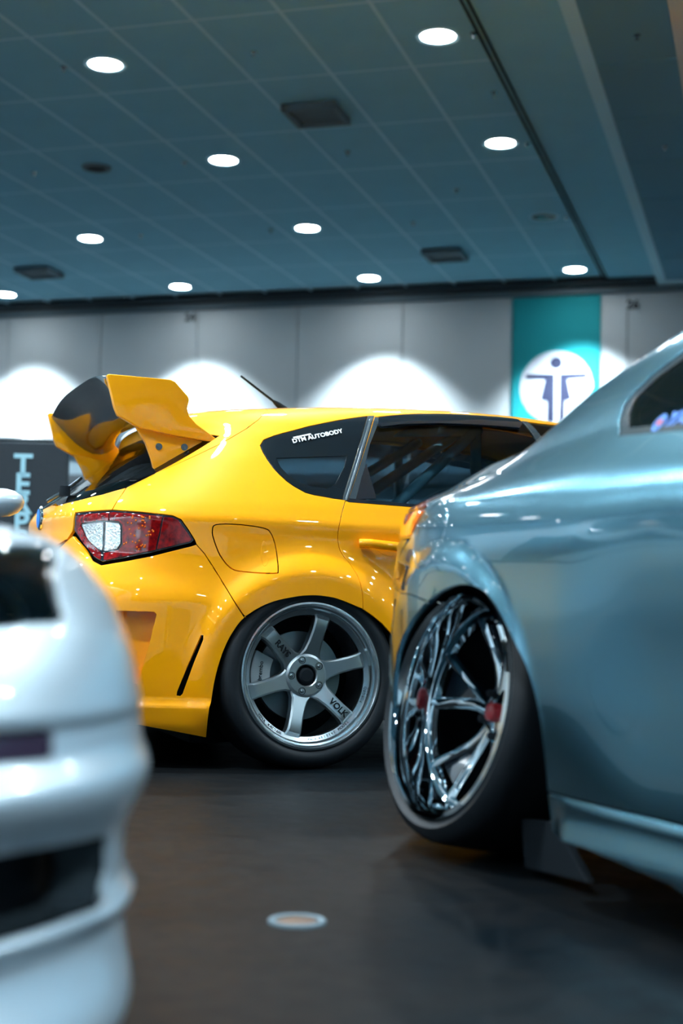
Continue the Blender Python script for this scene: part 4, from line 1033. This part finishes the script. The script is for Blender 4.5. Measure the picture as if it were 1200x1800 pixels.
# headlamp: dark bowl, round lens, clear cover
hl = panel(WS, 'headlamp', [tuple(q) for q in offset_poly(np.array(lamp), -.01)], 'trim', wc_, h=.02, gap=0, thick=0, off=-.07)
walls(WS, 'headlamp_rim', lamp, .072, 'trim', hl)
c0 = WS.hit(20, 1028); s_, t_ = WS.st(c0[None]); n_ = WS.normal(s_, t_)[0]
zd = Vector(L3(n_)).normalized(); xd = zd.cross(Vector((0, 0, 1))).normalized(); yd = zd.cross(xd).normalized()
Ml = basis(Vector(L3(c0-n_*.045)), xd, yd, zd)
MB().lathe([(.0005, .018), (.02, .016), (.036, .006), (.040, 0), (.046, -.002), (.046, -.02)], 40, Ml).build('headlamp_lens', 'glass_dark', hl, 40)
MB().lathe([(.044, .006), (.050, .004), (.052, -.02), (.044, -.02)], 40, Ml, closed=True).build('lens_ring', 'alutrim', hl, 40)
MB().lathe([(.0005, -.03), (.03, -.02), (.043, .0)], 40, Ml).build('reflector_bowl', 'steel', hl, 40)
panel(WS, 'headlamp_cover', lamp, 'glass', hl, h=.03, gap=.004, thick=.003, off=-.006)
panel(WS, 'headlamp', lamp, 'trim', wc_, h=.05, gap=0, thick=0, off=-.02, mirror=True)
MT['smoked'] = mat('smoked_marker', (.05, .03, .06), .1, coat=1)
# bumper with wide intake and a smoked side marker in the strip under the seam
intake = P([(-160, 1540), (0, 1506), (110, 1486), (185, 1470), (190, 1478), (188, 1530), (180, 1572), (168, 1590), (110, 1612), (0, 1648), (-160, 1700)])
marker = P([(-60, 1303), (0, 1296), (93, 1286), (94, 1332), (0, 1341), (-60, 1348)])
bp = [(RC, seam), (-.3, seam), (.02, seam), (-.02, Tz(.30)), (-.04, Tz(.085)), (-.5, Tz(.085)), (RC, Tz(.085))]
bo = panel(WS, 'front_bumper', bp, 'white', wc_, holes=[intake, marker], h=.013, both=True)
panel(WS, 'side_marker', marker, 'smoked', bo, h=.03, gap=.001, off=-.002, mirror=True)
panel(WS, 'intake_mesh', [tuple(q) for q in offset_poly(np.array(intake), -.02)], 'dark', bo, h=.03, gap=0, thick=0, off=-.09)
walls(WS, 'intake_wall', intake, .06, 'trim', bo)
panel(WS, 'side_marker', marker, 'smoked', bo, h=.02, gap=.001, off=-.002)
# side, cabin
dr = WS.sz_([(1.07, .12), (2.1, .12), (2.12, .45), (2.1, .585), (1.05, .585), (1.07, .45)])
panel(WS, 'door', dr, 'white', wc_, h=.06); panel(WS, 'door', dr, 'white', wc_, h=.06, mirror=True)
qr = WS.sz_([(2.1, .585), (2.12, .45), (2.1, .12), (2.3, .12), (2.32, .35), (2.42, .53), (2.6, .56), (2.8, .53), (2.9, .35), (2.92, .12), (3.6, .15), (3.7, .5), (3.6, .585)])
panel(WS, 'quarter_panel', qr, 'white', wc_, h=.06); panel(WS, 'quarter_panel', qr, 'white', wc_, h=.06, mirror=True)
cb = [(.93, Tz(.68)), (2.4, Tz(.66)), (3.6, Tz(.665)), (3.6, top_t), (.93, top_t)]
gl1 = UZ([(1.15, .72), (1.70, 1.00), (2.05, 1.03), (2.08, .72)])
panel(WS, 'cabin_shell', [(.93, hoodline), (1.05, Tz(.588)), (3.6, Tz(.588)), (3.6, top_t), (.93, top_t)], 'white', wc_, holes=[gl1], h=.05)
panel(WS, 'cabin_shell', [(.93, hoodline), (1.05, Tz(.588)), (3.6, Tz(.588)), (3.6, top_t), (.93, top_t)], 'white', wc_, holes=[gl1], h=.07, mirror=True)
panel(WS, 'door_window', gl1, 'glass_dark', wc_, h=.05); panel(WS, 'door_window', gl1, 'glass_dark', wc_, h=.05, mirror=True)
panel(WS, 'windscreen', [(1.04, top_t), (1.0, Tz(.694)), (1.02, Tz(.672)), (1.10, Tz(.655)), (1.60, Tz(.672)), (1.66, Tz(.69)), (1.66, top_t)], 'glass_dark', wc_, h=.04, thick=.004, off=.004, both=True)
core(WS, wc_, RC, 3.4, .62, off=-.10, z0=.12, cut=((.33, .26, .42, .5), (2.6, .26, .42, .5)))
# door mirror
q = lv(WS, 2, 884, .93)
mr = MB(); Mm = Matrix.Translation(L3(q)) @ Matrix.Diagonal((1.15, 1.35, .85, 1)); mr.lathe([(.0005, -.05), (.02, -.047), (.038, -.034), (.050, -.012), (.052, .008), (.046, .028), (.030, .044), (.012, .051), (.0005, .052)], 32, Mm)
mo = mr.build('door_mirror', 'white', wc_, 50)
MB().tube([L3(q-np.array([0, .02, .02])), L3(np.array([q[0]+.03, .74, .70]))], [.016, .022], 10).build('mirror_stalk', 'trim', mo, 40)
for u_ in (.33, 2.6):
    for sd_ in (1, -1): six_spoke(wheel_frame(wc_, u_, .80, .31, radians(3), 'front_wheel' if u_ < 1 else 'rear_wheel', sd_), R=.235, ro=.309, wd=.22, deco=False)
